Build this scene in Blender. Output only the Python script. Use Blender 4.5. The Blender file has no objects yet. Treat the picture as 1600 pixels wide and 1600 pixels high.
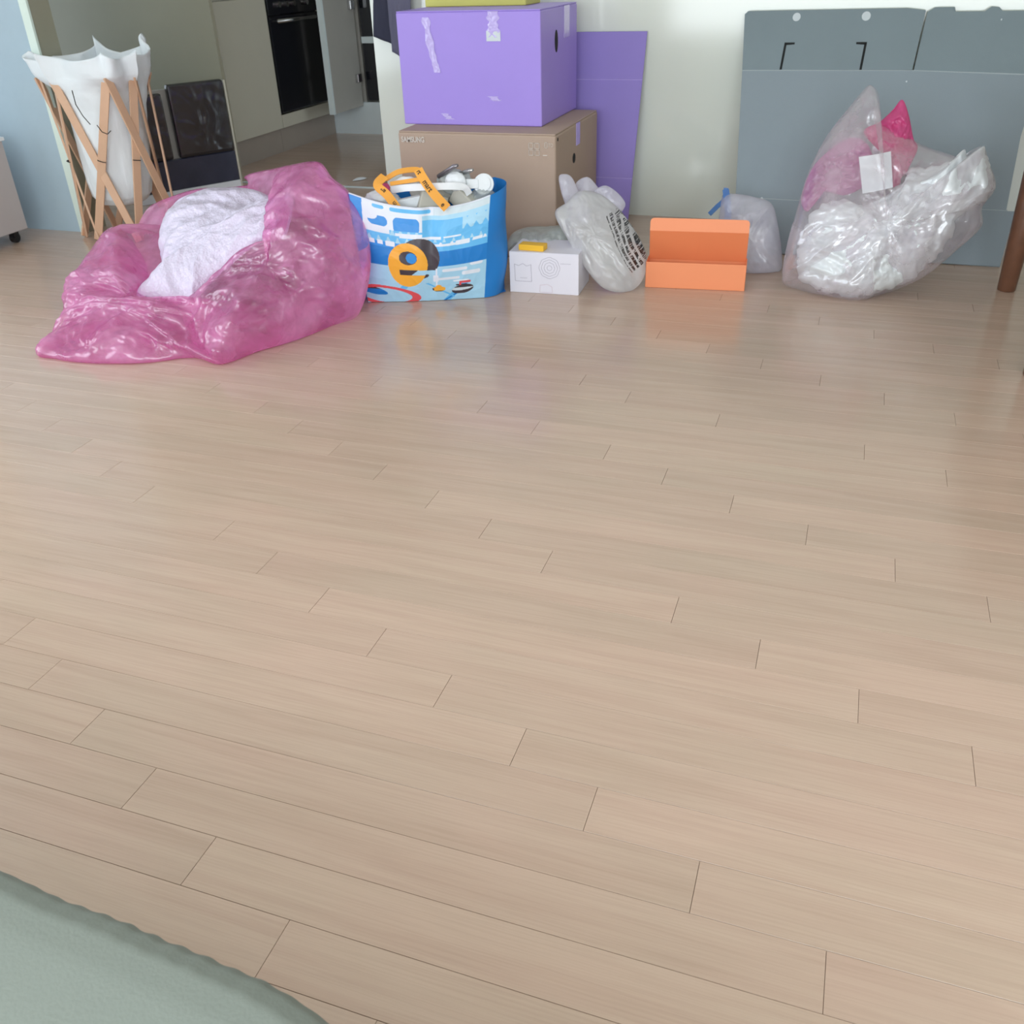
import bpy, bmesh, math, random
import numpy as np
from mathutils import Vector, Matrix, noise

# ------------------------------------------------------------------ camera
scene = bpy.context.scene
COL = scene.collection
cam_data = bpy.data.cameras.new('camera')
cam = bpy.data.objects.new('camera', cam_data)
COL.objects.link(cam)
cam_data.sensor_width = 36.0
cam_data.lens = 36.0 * 1430.87 / 1600.0
PIT, ROL, YAW, H = 0.546795606, -0.036539571, -0.351460405, 1.206


def to_room(v):
    c, s = math.cos(YAW), math.sin(YAW)
    return Vector((c * v.x + s * v.y, -s * v.x + c * v.y, v.z))


_cf = Vector((0, math.cos(PIT), -math.sin(PIT)))
_cr = Vector((1, 0, 0))
_cu = Vector((0, math.sin(PIT), math.cos(PIT)))
_r = to_room(math.cos(ROL) * _cr + math.sin(ROL) * _cu)
_u = to_room(-math.sin(ROL) * _cr + math.cos(ROL) * _cu)
_f = to_room(_cf)
cam.matrix_world = Matrix(((_r.x, _u.x, -_f.x, 0), (_r.y, _u.y, -_f.y, 0), (_r.z, _u.z, -_f.z, H), (0, 0, 0, 1)))
cam_data.dof.use_dof = True
cam_data.dof.focus_distance = 1.9
cam_data.dof.aperture_fstop = 13.0
cam_data.clip_start = 0.02
scene.camera = cam

# ------------------------------------------------------------------ light
scene.view_settings.view_transform = 'Standard'
scene.view_settings.look = 'None'
scene.view_settings.gamma = 1.0
scene.view_settings.use_curve_mapping = False
scene.view_settings.exposure = 0.14
scene.cycles.transparent_max_bounces = 24
world = bpy.data.worlds.new('overcast_sky')
scene.world = world
world.use_nodes = True
world.node_tree.nodes['Background'].inputs[0].default_value = (0.80, 0.90, 1.0, 1)
world.node_tree.nodes['Background'].inputs[1].default_value = 1.6


def area(name, loc, rot, sx, sy, power, color):
    l = bpy.data.lights.new(name, 'AREA')
    l.shape = 'RECTANGLE'
    l.size, l.size_y = sx, sy
    l.energy, l.color = power, color
    o = bpy.data.objects.new(name, l)
    o.location, o.rotation_euler = loc, rot
    COL.objects.link(o)
    return o


# daylight entering through the balcony window behind the photographer and the side window on the left; the kitchen lamp is an added fill without a window
area('kitchen_fill', (-0.6, 6.3, 1.4), (math.radians(90), 0, math.radians(90)), 1.6, 1.2, 5, (0.86, 0.95, 1.0))
area('daylight_rear', (-0.1, -1.52, 1.25), (math.radians(90), 0, 0), 4.0, 1.95, 118, (0.90, 0.96, 1.0))
area('daylight_left', (-4.22, 0.97, 1.25), (math.radians(90), 0, math.radians(-90)), 2.7, 1.9, 46, (0.84, 0.94, 1.0))

# ------------------------------------------------------------------ helpers


def lin(c):
    return tuple(((x / 255) / 12.92 if x / 255 <= 0.04045 else ((x / 255 + 0.055) / 1.055) ** 2.4) for x in c) + (1,)


def newmat(name):
    m = bpy.data.materials.new(name)
    m.use_nodes = True
    nt = m.node_tree
    return m, nt, nt.nodes['Principled BSDF']


def N(nt, t, **kw):
    n = nt.nodes.new(t)
    for k, v in kw.items():
        setattr(n, k, v)
    return n


def mat(name, rgb, rough=0.5, metal=0.0, spec=0.5, var=0.05, scale=8.0, bump=0.0, bscale=60.0, coat=0.0):
    """solid colour with faint procedural mottling and fine relief"""
    m, nt, b = newmat(name)
    tc = N(nt, 'ShaderNodeTexCoord')
    nz = N(nt, 'ShaderNodeTexNoise')
    nz.inputs['Scale'].default_value = scale
    nz.inputs['Detail'].default_value = 4
    nt.links.new(tc.outputs['Object'], nz.inputs['Vector'])
    mx = N(nt, 'ShaderNodeMix', data_type='RGBA')
    c = lin(rgb)
    mx.inputs[6].default_value = tuple(x * (1 - var) for x in c[:3]) + (1,)
    mx.inputs[7].default_value = tuple(min(1, x * (1 + var)) for x in c[:3]) + (1,)
    nt.links.new(nz.outputs['Fac'], mx.inputs[0])
    nt.links.new(mx.outputs[2], b.inputs['Base Color'])
    b.inputs['Roughness'].default_value = rough
    b.inputs['Metallic'].default_value = metal
    b.inputs['Specular IOR Level'].default_value = spec
    b.inputs['Coat Weight'].default_value = coat
    if bump:
        n2 = N(nt, 'ShaderNodeTexNoise')
        n2.inputs['Scale'].default_value = bscale
        n2.inputs['Detail'].default_value = 3
        nt.links.new(tc.outputs['Object'], n2.inputs['Vector'])
        bp = N(nt, 'ShaderNodeBump')
        bp.inputs['Strength'].default_value = bump
        bp.inputs['Distance'].default_value = 0.004
        nt.links.new(n2.outputs['Fac'], bp.inputs['Height'])
        nt.links.new(bp.outputs['Normal'], b.inputs['Normal'])
    return m


def film(name, rgb, opac=0.5, tint=None, rough=0.22, bscale=30.0, bump=0.5, gloss=0.5, patch=0.25, trans=0.45):
    """thin plastic film: partly see-through, partly scattering, with glossy crinkles"""
    m = bpy.data.materials.new(name)
    m.use_nodes = True
    nt = m.node_tree
    nt.nodes.clear()
    out = N(nt, 'ShaderNodeOutputMaterial')
    tc = N(nt, 'ShaderNodeTexCoord')
    nz = N(nt, 'ShaderNodeTexNoise')
    nz.inputs['Scale'].default_value = bscale
    nz.inputs['Detail'].default_value = 5
    nz.inputs['Distortion'].default_value = 0.5
    nz.noise_type = 'RIDGED_MULTIFRACTAL'
    nz.inputs['Scale'].default_value = bscale * 0.3
    nt.links.new(tc.outputs['Object'], nz.inputs['Vector'])
    bp = N(nt, 'ShaderNodeBump')
    bp.inputs['Strength'].default_value = bump
    bp.inputs['Distance'].default_value = 0.010
    nt.links.new(nz.outputs['Fac'], bp.inputs['Height'])
    col = lin(rgb)
    tr = N(nt, 'ShaderNodeBsdfTransparent')
    tr.inputs[0].default_value = lin(tint) if tint else (1, 1, 1, 1)
    df = N(nt, 'ShaderNodeBsdfDiffuse')
    df.inputs[0].default_value = col
    tl = N(nt, 'ShaderNodeBsdfTranslucent')
    tl.inputs[0].default_value = col
    gl = N(nt, 'ShaderNodeBsdfGlossy')
    gl.inputs['Roughness'].default_value = rough
    for s in (df, tl, gl):
        nt.links.new(bp.outputs['Normal'], s.inputs['Normal'])
    a = N(nt, 'ShaderNodeMixShader')
    a.inputs[0].default_value = trans
    nt.links.new(df.outputs[0], a.inputs[1])
    nt.links.new(tl.outputs[0], a.inputs[2])
    b = N(nt, 'ShaderNodeMixShader')
    n3 = N(nt, 'ShaderNodeTexNoise')
    n3.inputs['Scale'].default_value = 7
    n3.inputs['Detail'].default_value = 6
    nt.links.new(tc.outputs['Object'], n3.inputs['Vector'])
    mr = N(nt, 'ShaderNodeMapRange')
    mr.inputs['From Min'].default_value = 0.35
    mr.inputs['From Max'].default_value = 0.65
    mr.inputs['To Min'].default_value = max(0, opac - patch * 0.5)
    mr.inputs['To Max'].default_value = min(1, opac + patch * 0.5)
    nt.links.new(n3.outputs['Fac'], mr.inputs['Value'])
    nt.links.new(mr.outputs['Result'], b.inputs[0])
    nt.links.new(tr.outputs[0], b.inputs[1])
    nt.links.new(a.outputs[0], b.inputs[2])
    lw = N(nt, 'ShaderNodeLayerWeight')
    lw.inputs['Blend'].default_value = 0.25
    nt.links.new(bp.outputs['Normal'], lw.inputs['Normal'])
    mm = N(nt, 'ShaderNodeMath', operation='MULTIPLY')
    mm.inputs[1].default_value = gloss
    pw = N(nt, 'ShaderNodeMath', operation='POWER')
    pw.inputs[1].default_value = 3.0
    nt.links.new(lw.outputs['Facing'], pw.inputs[0])
    ma = N(nt, 'ShaderNodeMath', operation='MULTIPLY_ADD')
    ma.inputs[1].default_value = 0.5
    ma.inputs[2].default_value = 0.11
    nt.links.new(pw.outputs[0], ma.inputs[0])
    nt.links.new(ma.outputs[0], mm.inputs[0])
    c = N(nt, 'ShaderNodeMixShader')
    nt.links.new(mm.outputs[0], c.inputs[0])
    nt.links.new(b.outputs[0], c.inputs[1])
    nt.links.new(gl.outputs[0], c.inputs[2])
    nt.links.new(c.outputs[0], out.inputs[0])
    return m


class MB:
    def __init__(s):
        s.v, s.f, s.m = [], [], []

    def add(s, vs, fs, mi=0):
        o = len(s.v)
        s.v += [tuple(p) for p in vs]
        s.f += [tuple(i + o for i in f) for f in fs]
        s.m += [mi] * len(fs)
        return s

    def box(s, a, b, mi=0, M=None):
        (x0, y0, z0), (x1, y1, z1) = a, b
        vs = [Vector(p) for p in ((x0, y0, z0), (x1, y0, z0), (x1, y1, z0), (x0, y1, z0), (x0, y0, z1), (x1, y0, z1), (x1, y1, z1), (x0, y1, z1))]
        if M:
            vs = [M @ p for p in vs]
        return s.add(vs, [(0, 3, 2, 1), (4, 5, 6, 7), (0, 1, 5, 4), (1, 2, 6, 5), (2, 3, 7, 6), (3, 0, 4, 7)], mi)

    def bar(s, p, q, w, t, side, mi=0, w2=None):
        """flat bar from p to q; side = direction of its thickness"""
        p, q = Vector(p), Vector(q)
        d = (q - p).normalized()
        n = Vector(side)
        n = (n - d * n.dot(d)).normalized()
        u = d.cross(n)
        w2 = w if w2 is None else w2
        vs = []
        for c, ww in ((p, w), (q, w2)):
            for a, b in ((-1, -1), (1, -1), (1, 1), (-1, 1)):
                vs.append(c + u * (a * ww / 2) + n * (b * t / 2))
        return s.add(vs, [(0, 3, 2, 1), (4, 5, 6, 7), (0, 1, 5, 4), (1, 2, 6, 5), (2, 3, 7, 6), (3, 0, 4, 7)], mi)

    def tube(s, pts, rads, n=12, mi=0, cap=True):
        pts = [Vector(p) for p in pts]
        if not hasattr(rads, '__len__'):
            rads = [rads] * len(pts)
        vs, fs = [], []
        up = Vector((0, 0, 1))
        for i, p in enumerate(pts):
            d = (pts[min(i + 1, len(pts) - 1)] - pts[max(i - 1, 0)]).normalized()
            a = d.cross(up if abs(d.z) < 0.9 else Vector((1, 0, 0))).normalized()
            b = d.cross(a)
            for k in range(n):
                t = 2 * math.pi * k / n
                vs.append(p + (a * math.cos(t) + b * math.sin(t)) * rads[i])
        for i in range(len(pts) - 1):
            for k in range(n):
                k2 = (k + 1) % n
                fs.append((i * n + k, i * n + k2, (i + 1) * n + k2, (i + 1) * n + k))
        if cap:
            fs.append(tuple(range(n)))
            fs.append(tuple((len(pts) - 1) * n + k for k in reversed(range(n))))
        return s.add(vs, fs, mi)

    def prism(s, poly, fn, d, mi=0):
        """polygon in (u,v) mapped by fn(u,v,depth)"""
        n = len(poly)
        vs = [fn(u, v, 0) for u, v in poly] + [fn(u, v, d) for u, v in poly]
        fs = [tuple(range(n)), tuple(range(2 * n - 1, n - 1, -1))]
        fs += [(i, i + n, (i + 1) % n + n, (i + 1) % n) for i in range(n)]
        return s.add(vs, fs, mi)

    def grid(s, fn, nu, nv, mi=0, closed_u=False, mf=None):
        vs = [fn(i / nu, j / nv) for j in range(nv + 1) for i in range(nu if closed_u else nu + 1)]
        w = nu if closed_u else nu + 1
        o = len(s.v)
        s.v += [tuple(p) for p in vs]
        for j in range(nv):
            for i in range(nu):
                i2 = (i + 1) % w
                s.f.append((o + j * w + i, o + j * w + i2, o + (j + 1) * w + i2, o + (j + 1) * w + i))
                s.m.append(mf((i + .5) / nu, (j + .5) / nv) if mf else mi)
        return s


def mesh_obj(name, mb, mats, parent=None, smooth=False, bevel=0.0, loc=None, fixn=True, seg=2):
    me = bpy.data.meshes.new(name)
    if loc is not None:
        L = Vector(loc)
        vs = [tuple(Vector(v) - L) for v in mb.v]
    else:
        vs = mb.v
    me.from_pydata(vs, [], mb.f)
    if not isinstance(mats, (list, tuple)):
        mats = [mats]
    for m in mats:
        me.materials.append(m)
    me.polygons.foreach_set('material_index', mb.m)
    if smooth:
        me.polygons.foreach_set('use_smooth', [True] * len(me.polygons))
    me.update()
    if fixn:
        bm = bmesh.new()
        bm.from_mesh(me)
        bmesh.ops.recalc_face_normals(bm, faces=bm.faces)
        bm.to_mesh(me)
        bm.free()
    o = bpy.data.objects.new(name, me)
    COL.objects.link(o)
    if loc is not None:
        o.location = loc
    if bevel:
        bv = o.modifiers.new('bevel', 'BEVEL')
        bv.width = bevel
        bv.segments = seg
        bv.limit_method = 'ANGLE'
        bv.angle_limit = math.radians(40)
    if parent:
        o.parent = parent
        if parent.type == 'EMPTY' or parent.location.length > 0:
            o.matrix_parent_inverse = Matrix.Translation(-root_loc(parent))
    return o


def root_loc(p):
    L = Vector((0, 0, 0))
    while p:
        L += p.location if p.parent is None else Vector((0, 0, 0))
        p = p.parent
    return L


def tag(o, label, cat, group=None):
    o['label'] = label
    o['category'] = cat
    if group:
        o['group'] = group
    return o


def thing(name, label, cat, loc, group=None):
    o = bpy.data.objects.new(name, None)
    o.empty_display_size = 0.05
    o.location = loc
    COL.objects.link(o)
    return tag(o, label, cat, group)


def struct(name, mb, m, parent=None, **kw):
    o = mesh_obj(name, mb, m, parent, **kw)
    if parent is None:
        o['kind'] = 'structure'
    return o


def catmull(pts, n):
    """closed smooth curve through pts, n samples"""
    P = np.array(pts, float)
    k = len(P)
    d = np.linalg.norm(np.roll(P, -1, 0) - P, axis=1)
    T = np.concatenate([[0], np.cumsum(d)])
    out = []
    for t in np.linspace(0, T[-1], n, endpoint=False):
        i = min(k - 1, int(np.searchsorted(T, t, 'right') - 1))
        f = (t - T[i]) / max(1e-9, d[i])
        p0, p1, p2, p3 = P[(i - 1) % k], P[i], P[(i + 1) % k], P[(i + 2) % k]
        out.append(0.5 * ((2 * p1) + (-p0 + p2) * f + (2 * p0 - 5 * p1 + 4 * p2 - p3) * f * f + (-p0 + 3 * p1 - 3 * p2 + p3) * f ** 3))
    return out


def ridge(p, freq, seed, octv=4, stretch=None):
    q = Vector(p) * freq + Vector((seed * 7.1, seed * 3.7, seed * 1.9))
    w = noise.noise_vector(q * 0.5) * 0.9
    q = q + w
    if stretch:
        q = q - stretch * (q.dot(stretch)) * 0.65
    a, s, tot = 1.0, 0.0, 0.0
    for k in range(octv):
        s += a * (1 - 2.2 * abs(noise.noise(q)))
        tot += a
        a *= 0.5
        q = q * 2.03 + Vector((3.1, 1.7, 5.3))
    return s / tot - 0.45


def sheet(mb, outline, bulge, rings=36, seg=220, amp=0.02, freq=6, seed=1, power=0.55, edge=0.35, center=None, mi=0, stretch=None, zmin=0.003, flat=None, jag=0.0):
    """film stretched over a smooth closed outline, bulging towards `bulge`, crumpled by ridged noise"""
    O = [Vector(p) for p in catmull(outline, seg)]
    J = [Vector((jag * noise.noise(p * 45 + Vector((9, 9, 9))), 0, jag * noise.noise(p * 45))) for p in O]
    C = Vector(center) if center is not None else sum(O, Vector((0, 0, 0))) / len(O)
    B = Vector(bulge)
    nd = B.normalized() if B.length > 1e-6 else Vector((0, -1, 0))
    vs, fs = [], []
    for j in range(rings):
        s = 1 - (j / rings) ** 1.15
        for i in range(seg):
            p = C.lerp(O[i], s) + J[i] * s ** 9 + B * ((1 - s * s) ** power)
            r = ridge(p, freq, seed, stretch=stretch)
            p = p + nd * (amp * r * (edge + (1 - edge) * min(1, (1 - s) * 5)))
            if p.z < zmin:
                p.z = zmin + 0.0005 * j / rings
            vs.append(p)
    p = C + B
    p = p + nd * amp * ridge(p, freq, seed, stretch=stretch)
    vs.append(p)
    for j in range(rings - 1):
        for i in range(seg):
            i2 = (i + 1) % seg
            fs.append((j * seg + i, j * seg + i2, (j + 1) * seg + i2, (j + 1) * seg + i))
    for i in range(seg):
        fs.append(((rings - 1) * seg + i, (rings - 1) * seg + (i + 1) % seg, rings * seg))
    mb.add(vs, fs, mi)
    return mb


def blob(mb, outline, front, back, **kw):
    sheet(mb, outline, front, **kw)
    kw = dict(kw)
    kw['seed'] = kw.get('seed', 1) + 0
    sheet(mb, outline, back, **kw)
    return mb


def text_mesh(name, body, size, M, material, parent, extrude=0.0006, xscale=1.0, bold=0.0):
    cu = bpy.data.curves.new(name, 'FONT')
    cu.body = body
    cu.size = size
    cu.extrude = extrude
    cu.offset = bold
    tmp = bpy.data.objects.new(name, cu)
    COL.objects.link(tmp)
    dg = bpy.context.evaluated_depsgraph_get()
    me = bpy.data.meshes.new_from_object(tmp.evaluated_get(dg))
    bpy.data.objects.remove(tmp)
    me.transform(M @ Matrix.Diagonal((xscale, 1, 1, 1)))
    me.materials.clear()
    me.materials.append(material)
    o = bpy.data.objects.new(name, me)
    COL.objects.link(o)
    if parent:
        o.parent = parent
        o.matrix_parent_inverse = Matrix.Translation(-root_loc(parent))
    return o


OUT = {
    'pink_body': [(-2.732, 2.435, 0.004), (-2.842, 2.7, 0.029), (-3.009, 2.95, 0.095), (-3.017, 3.15, 0.188), (-3.033, 3.3, 0.231), (-3.028, 3.4, 0.181), (-2.98, 3.5, 0.279), (-2.775, 3.55, 0.344), (-2.64, 3.6, 0.345), (-2.484, 3.6, 0.373), (-2.485, 3.55, 0.415), (-2.259, 3.5, 0.469), (-2.028, 3.4, 0.513), (-1.958, 3.38, 0.458), (-1.872, 3.35, 0.411), (-1.801, 3.3, 0.321), (-1.752, 3.25, 0.236), (-1.74, 3.2, 0.136), (-1.769, 3.129, 0.004), (-1.819, 2.908, 0.004), (-1.872, 2.763, 0.004), (-1.936, 2.648, 0.004), (-1.995, 2.514, 0.004), (-2.138, 2.544, 0.004), (-2.286, 2.45, 0.004), (-2.498, 2.401, 0.004), (-2.63, 2.404, 0.004)],
    'pink_right': [(-2.346, 2.83, 0.084), (-2.309, 2.9, 0.123), (-2.265, 2.97, 0.181), (-2.196, 3.02, 0.246), (-2.1, 3.04, 0.284), (-2.029, 3.06, 0.302), (-2.031, 3.15, 0.37), (-2.127, 3.3, 0.418), (-2.245, 3.45, 0.446), (-2.145, 3.42, 0.498), (-2.016, 3.38, 0.519), (-1.941, 3.35, 0.467), (-1.854, 3.32, 0.42), (-1.779, 3.27, 0.329), (-1.733, 3.22, 0.245), (-1.715, 3.16, 0.15), (-1.724, 3.06, 0.03), (-1.784, 2.996, 0.004), (-1.819, 2.908, 0.004), (-1.872, 2.763, 0.004), (-1.936, 2.648, 0.004), (-1.995, 2.514, 0.004), (-2.111, 2.58, 0.009), (-2.271, 2.7, 0.028)],
    'pink_left': [(-2.732, 2.435, 0.004), (-2.821, 2.68, 0.038), (-2.979, 2.92, 0.107), (-2.988, 3.12, 0.198), (-3.004, 3.27, 0.243), (-2.877, 3.2, 0.229), (-2.74, 3.1, 0.178), (-2.615, 2.97, 0.117), (-2.59, 2.88, 0.1), (-2.462, 2.84, 0.086), (-2.315, 2.82, 0.084), (-2.189, 2.8, 0.126), (-2.096, 2.72, 0.087), (-2.045, 2.6, 0.037), (-1.995, 2.514, 0.004), (-2.138, 2.544, 0.004), (-2.286, 2.45, 0.004), (-2.498, 2.401, 0.004), (-2.63, 2.404, 0.004)],
    'foam': [(-2.599, 2.86, 0.098), (-2.585, 2.95, 0.113), (-2.582, 3.02, 0.137), (-2.673, 3.15, 0.235), (-2.677, 3.27, 0.337), (-2.614, 3.34, 0.382), (-2.492, 3.4, 0.398), (-2.336, 3.4, 0.394), (-2.215, 3.35, 0.379), (-2.065, 3.25, 0.417), (-2.035, 3.17, 0.365), (-2.031, 3.08, 0.297), (-2.138, 3.05, 0.269), (-2.229, 3.0, 0.207), (-2.304, 2.95, 0.141), (-2.332, 2.9, 0.103), (-2.347, 2.86, 0.068), (-2.458, 2.86, 0.08)],
    'clear_body': [(-0.195, 3.8, 0.06), (-0.193, 3.85, 0.181), (-0.178, 3.9, 0.283), (-0.155, 4.0, 0.418), (-0.108, 4.08, 0.543), (-0.04, 4.12, 0.645), (-0.001, 4.15, 0.699), (0.03, 4.15, 0.727), (0.067, 4.15, 0.688), (0.063, 4.12, 0.611), (0.149, 4.12, 0.578), (0.252, 4.1, 0.523), (0.348, 4.08, 0.496), (0.415, 4.05, 0.491), (0.459, 4.02, 0.537), (0.493, 4.0, 0.48), (0.531, 3.98, 0.4), (0.502, 3.98, 0.321), (0.513, 3.98, 0.249), (0.433, 3.95, 0.153), (0.362, 3.9, 0.087), (0.308, 3.86, 0.057), (0.224, 3.874, 0.004), (0.105, 3.747, 0.004), (-0.041, 3.777, 0.004), (-0.166, 3.848, 0.004)],
    'clear_fill': [(-0.142, 3.82, 0.089), (-0.143, 3.86, 0.207), (-0.109, 3.9, 0.299), (-0.024, 3.95, 0.336), (0.063, 3.97, 0.31), (0.152, 4.0, 0.349), (0.203, 4.02, 0.396), (0.229, 4.04, 0.448), (0.298, 4.04, 0.45), (0.37, 4.03, 0.487), (0.403, 4.02, 0.517), (0.424, 4.02, 0.492), (0.46, 4.02, 0.532), (0.495, 4.0, 0.473), (0.525, 3.98, 0.399), (0.479, 3.97, 0.322), (0.428, 3.97, 0.296), (0.409, 3.95, 0.214), (0.355, 3.9, 0.125), (0.295, 3.86, 0.066), (0.218, 3.82, 0.032), (0.103, 3.78, 0.005), (-0.032, 3.78, 0.018), (-0.11, 3.8, 0.04)],
    'pink_inner_bag': [(0.032, 4.08, 0.57), (0.086, 4.1, 0.603), (0.125, 4.1, 0.645), (0.153, 4.1, 0.682), (0.186, 4.1, 0.628), (0.217, 4.1, 0.547), (0.24, 4.1, 0.508), (0.219, 4.06, 0.443), (0.207, 4.04, 0.404), (0.172, 4.03, 0.375), (0.143, 4.05, 0.472), (0.089, 4.06, 0.511)],
    'pink_inner_left': [(-0.167, 3.98, 0.328), (-0.14, 4.02, 0.439), (-0.078, 4.06, 0.507), (-0.012, 4.08, 0.545), (0.052, 4.08, 0.523), (0.088, 4.05, 0.446), (0.064, 4.02, 0.378), (-0.003, 4.0, 0.343), (-0.089, 3.98, 0.356), (-0.134, 3.94, 0.288)],
    'label_card': [(0.027, 3.98, 0.497), (0.101, 3.98, 0.511), (0.139, 3.98, 0.521), (0.169, 3.98, 0.39), (0.113, 3.98, 0.374), (0.062, 3.98, 0.362)],
    'printed_body': [(-1.124, 3.72, 0.28), (-1.095, 3.78, 0.312), (-1.051, 3.82, 0.351), (-0.995, 3.85, 0.347), (-0.931, 3.86, 0.316), (-0.862, 3.84, 0.259), (-0.782, 3.8, 0.173), (-0.743, 3.76, 0.107), (-0.741, 3.7, 0.044), (-0.776, 3.66, 0.004), (-0.823, 3.62, 0.004), (-0.897, 3.62, 0.022), (-0.983, 3.65, 0.096), (-1.057, 3.68, 0.189)],
    'flap1': [(-1.151, 3.86, 0.396), (-1.126, 3.86, 0.412), (-1.095, 3.86, 0.4), (-1.062, 3.84, 0.352), (-1.031, 3.82, 0.295), (-1.086, 3.8, 0.276), (-1.123, 3.83, 0.32)],
    'flap2': [(-1.087, 3.9, 0.367), (-1.037, 3.9, 0.395), (-0.992, 3.9, 0.357), (-0.947, 3.88, 0.311), (-0.994, 3.87, 0.296), (-1.053, 3.88, 0.317)],
    'flap3': [(-1.014, 3.86, 0.323), (-0.951, 3.88, 0.368), (-0.867, 3.88, 0.299), (-0.916, 3.85, 0.238), (-0.969, 3.83, 0.261)],
    'grey_wrap': [(-1.361, 3.8, 0.093), (-1.36, 3.82, 0.149), (-1.315, 3.84, 0.182), (-1.219, 3.86, 0.188), (-1.112, 3.84, 0.199), (-1.081, 3.8, 0.143), (-1.112, 3.79, 0.102), (-1.228, 3.79, 0.093)],
    'small_body': [(-0.513, 4.2, 0.21), (-0.507, 4.22, 0.275), (-0.45, 4.2, 0.287), (-0.366, 4.18, 0.281), (-0.294, 4.15, 0.264), (-0.256, 4.12, 0.188), (-0.22, 4.08, 0.064), (-0.221, 4.062, 0.004), (-0.292, 4.017, 0.004), (-0.358, 4.011, 0.004), (-0.465, 4.08, 0.021), (-0.505, 4.15, 0.112)],

}

# ------------------------------------------------------------------ materials


def wood_floor():
    m, nt, b = newmat('whitewashed_oak')
    tc = N(nt, 'ShaderNodeTexCoord')
    oi = N(nt, 'ShaderNodeObjectInfo')
    ad = N(nt, 'ShaderNodeVectorMath', operation='ADD')
    sc = N(nt, 'ShaderNodeVectorMath', operation='SCALE')
    cb = N(nt, 'ShaderNodeCombineXYZ')
    for k in range(3):
        nt.links.new(oi.outputs['Random'], cb.inputs[k])
    nt.links.new(cb.outputs[0], sc.inputs[0])
    sc.inputs['Scale'].default_value = 37.0
    nt.links.new(tc.outputs['Object'], ad.inputs[0])
    nt.links.new(sc.outputs[0], ad.inputs[1])

    def noi(scx, scy, scale, det, dist=0.0):
        mp = N(nt, 'ShaderNodeMapping')
        mp.inputs['Scale'].default_value = (scx, scy, 1)
        nt.links.new(ad.outputs[0], mp.inputs['Vector'])
        n = N(nt, 'ShaderNodeTexNoise')
        n.inputs['Scale'].default_value = scale
        n.inputs['Detail'].default_value = det
        n.inputs['Distortion'].default_value = dist
        nt.links.new(mp.outputs[0], n.inputs['Vector'])
        return n
    n1 = noi(0.6, 9.0, 3.2, 6, 0.6)      # long cathedral figure
    n2 = noi(2.2, 110.0, 2.6, 5, 0.1)    # fine streaks
    n3 = noi(1.0, 1.4, 2.4, 2)           # slow tone drift
    r1 = N(nt, 'ShaderNodeValToRGB')
    r1.color_ramp.elements[0].position = 0.36
    r1.color_ramp.elements[0].color = lin((193, 168, 151))
    r1.color_ramp.elements[1].position = 0.62
    r1.color_ramp.elements[1].color = lin((199, 175, 158))
    nt.links.new(n1.outputs['Fac'], r1.inputs[0])
    mx = N(nt, 'ShaderNodeMix', data_type='RGBA', blend_type='MULTIPLY')
    mx.inputs[0].default_value = 1.0
    r2 = N(nt, 'ShaderNodeValToRGB')
    r2.color_ramp.elements[0].position = 0.34
    r2.color_ramp.elements[0].color = (0.935, 0.93, 0.92, 1)
    r2.color_ramp.elements[1].position = 0.58
    r2.color_ramp.elements[1].color = (1, 1, 1, 1)
    nt.links.new(n2.outputs['Fac'], r2.inputs[0])
    nt.links.new(r1.outputs[0], mx.inputs[6])
    nt.links.new(r2.outputs[0], mx.inputs[7])
    mx2 = N(nt, 'ShaderNodeMix', data_type='RGBA', blend_type='MULTIPLY')
    mx2.inputs[0].default_value = 1.0
    r3 = N(nt, 'ShaderNodeValToRGB')
    r3.color_ramp.elements[0].position = 0.3
    r3.color_ramp.elements[0].color = (0.965, 0.975, 0.955, 1)
    r3.color_ramp.elements[1].position = 0.7
    r3.color_ramp.elements[1].color = (1.02, 0.985, 0.98, 1)
    nt.links.new(n3.outputs['Fac'], r3.inputs[0])
    nt.links.new(mx.outputs[2], mx2.inputs[6])
    nt.links.new(r3.outputs[0], mx2.inputs[7])
    hs = N(nt, 'ShaderNodeHueSaturation')
    mr = N(nt, 'ShaderNodeMapRange')
    mr.inputs['To Min'].default_value = 0.965
    mr.inputs['To Max'].default_value = 1.035
    nt.links.new(oi.outputs['Random'], mr.inputs['Value'])
    nt.links.new(mr.outputs[0], hs.inputs['Value'])
    nt.links.new(mx2.outputs[2], hs.inputs['Color'])
    nt.links.new(hs.outputs[0], b.inputs['Base Color'])
    b.inputs['Roughness'].default_value = 0.19
    b.inputs['Specular IOR Level'].default_value = 0.6
    bp = N(nt, 'ShaderNodeBump')
    bp.inputs['Strength'].default_value = 0.05
    bp.inputs['Distance'].default_value = 0.001
    nt.links.new(n2.outputs['Fac'], bp.inputs['Height'])
    nt.links.new(bp.outputs['Normal'], b.inputs['Normal'])
    return m


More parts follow.
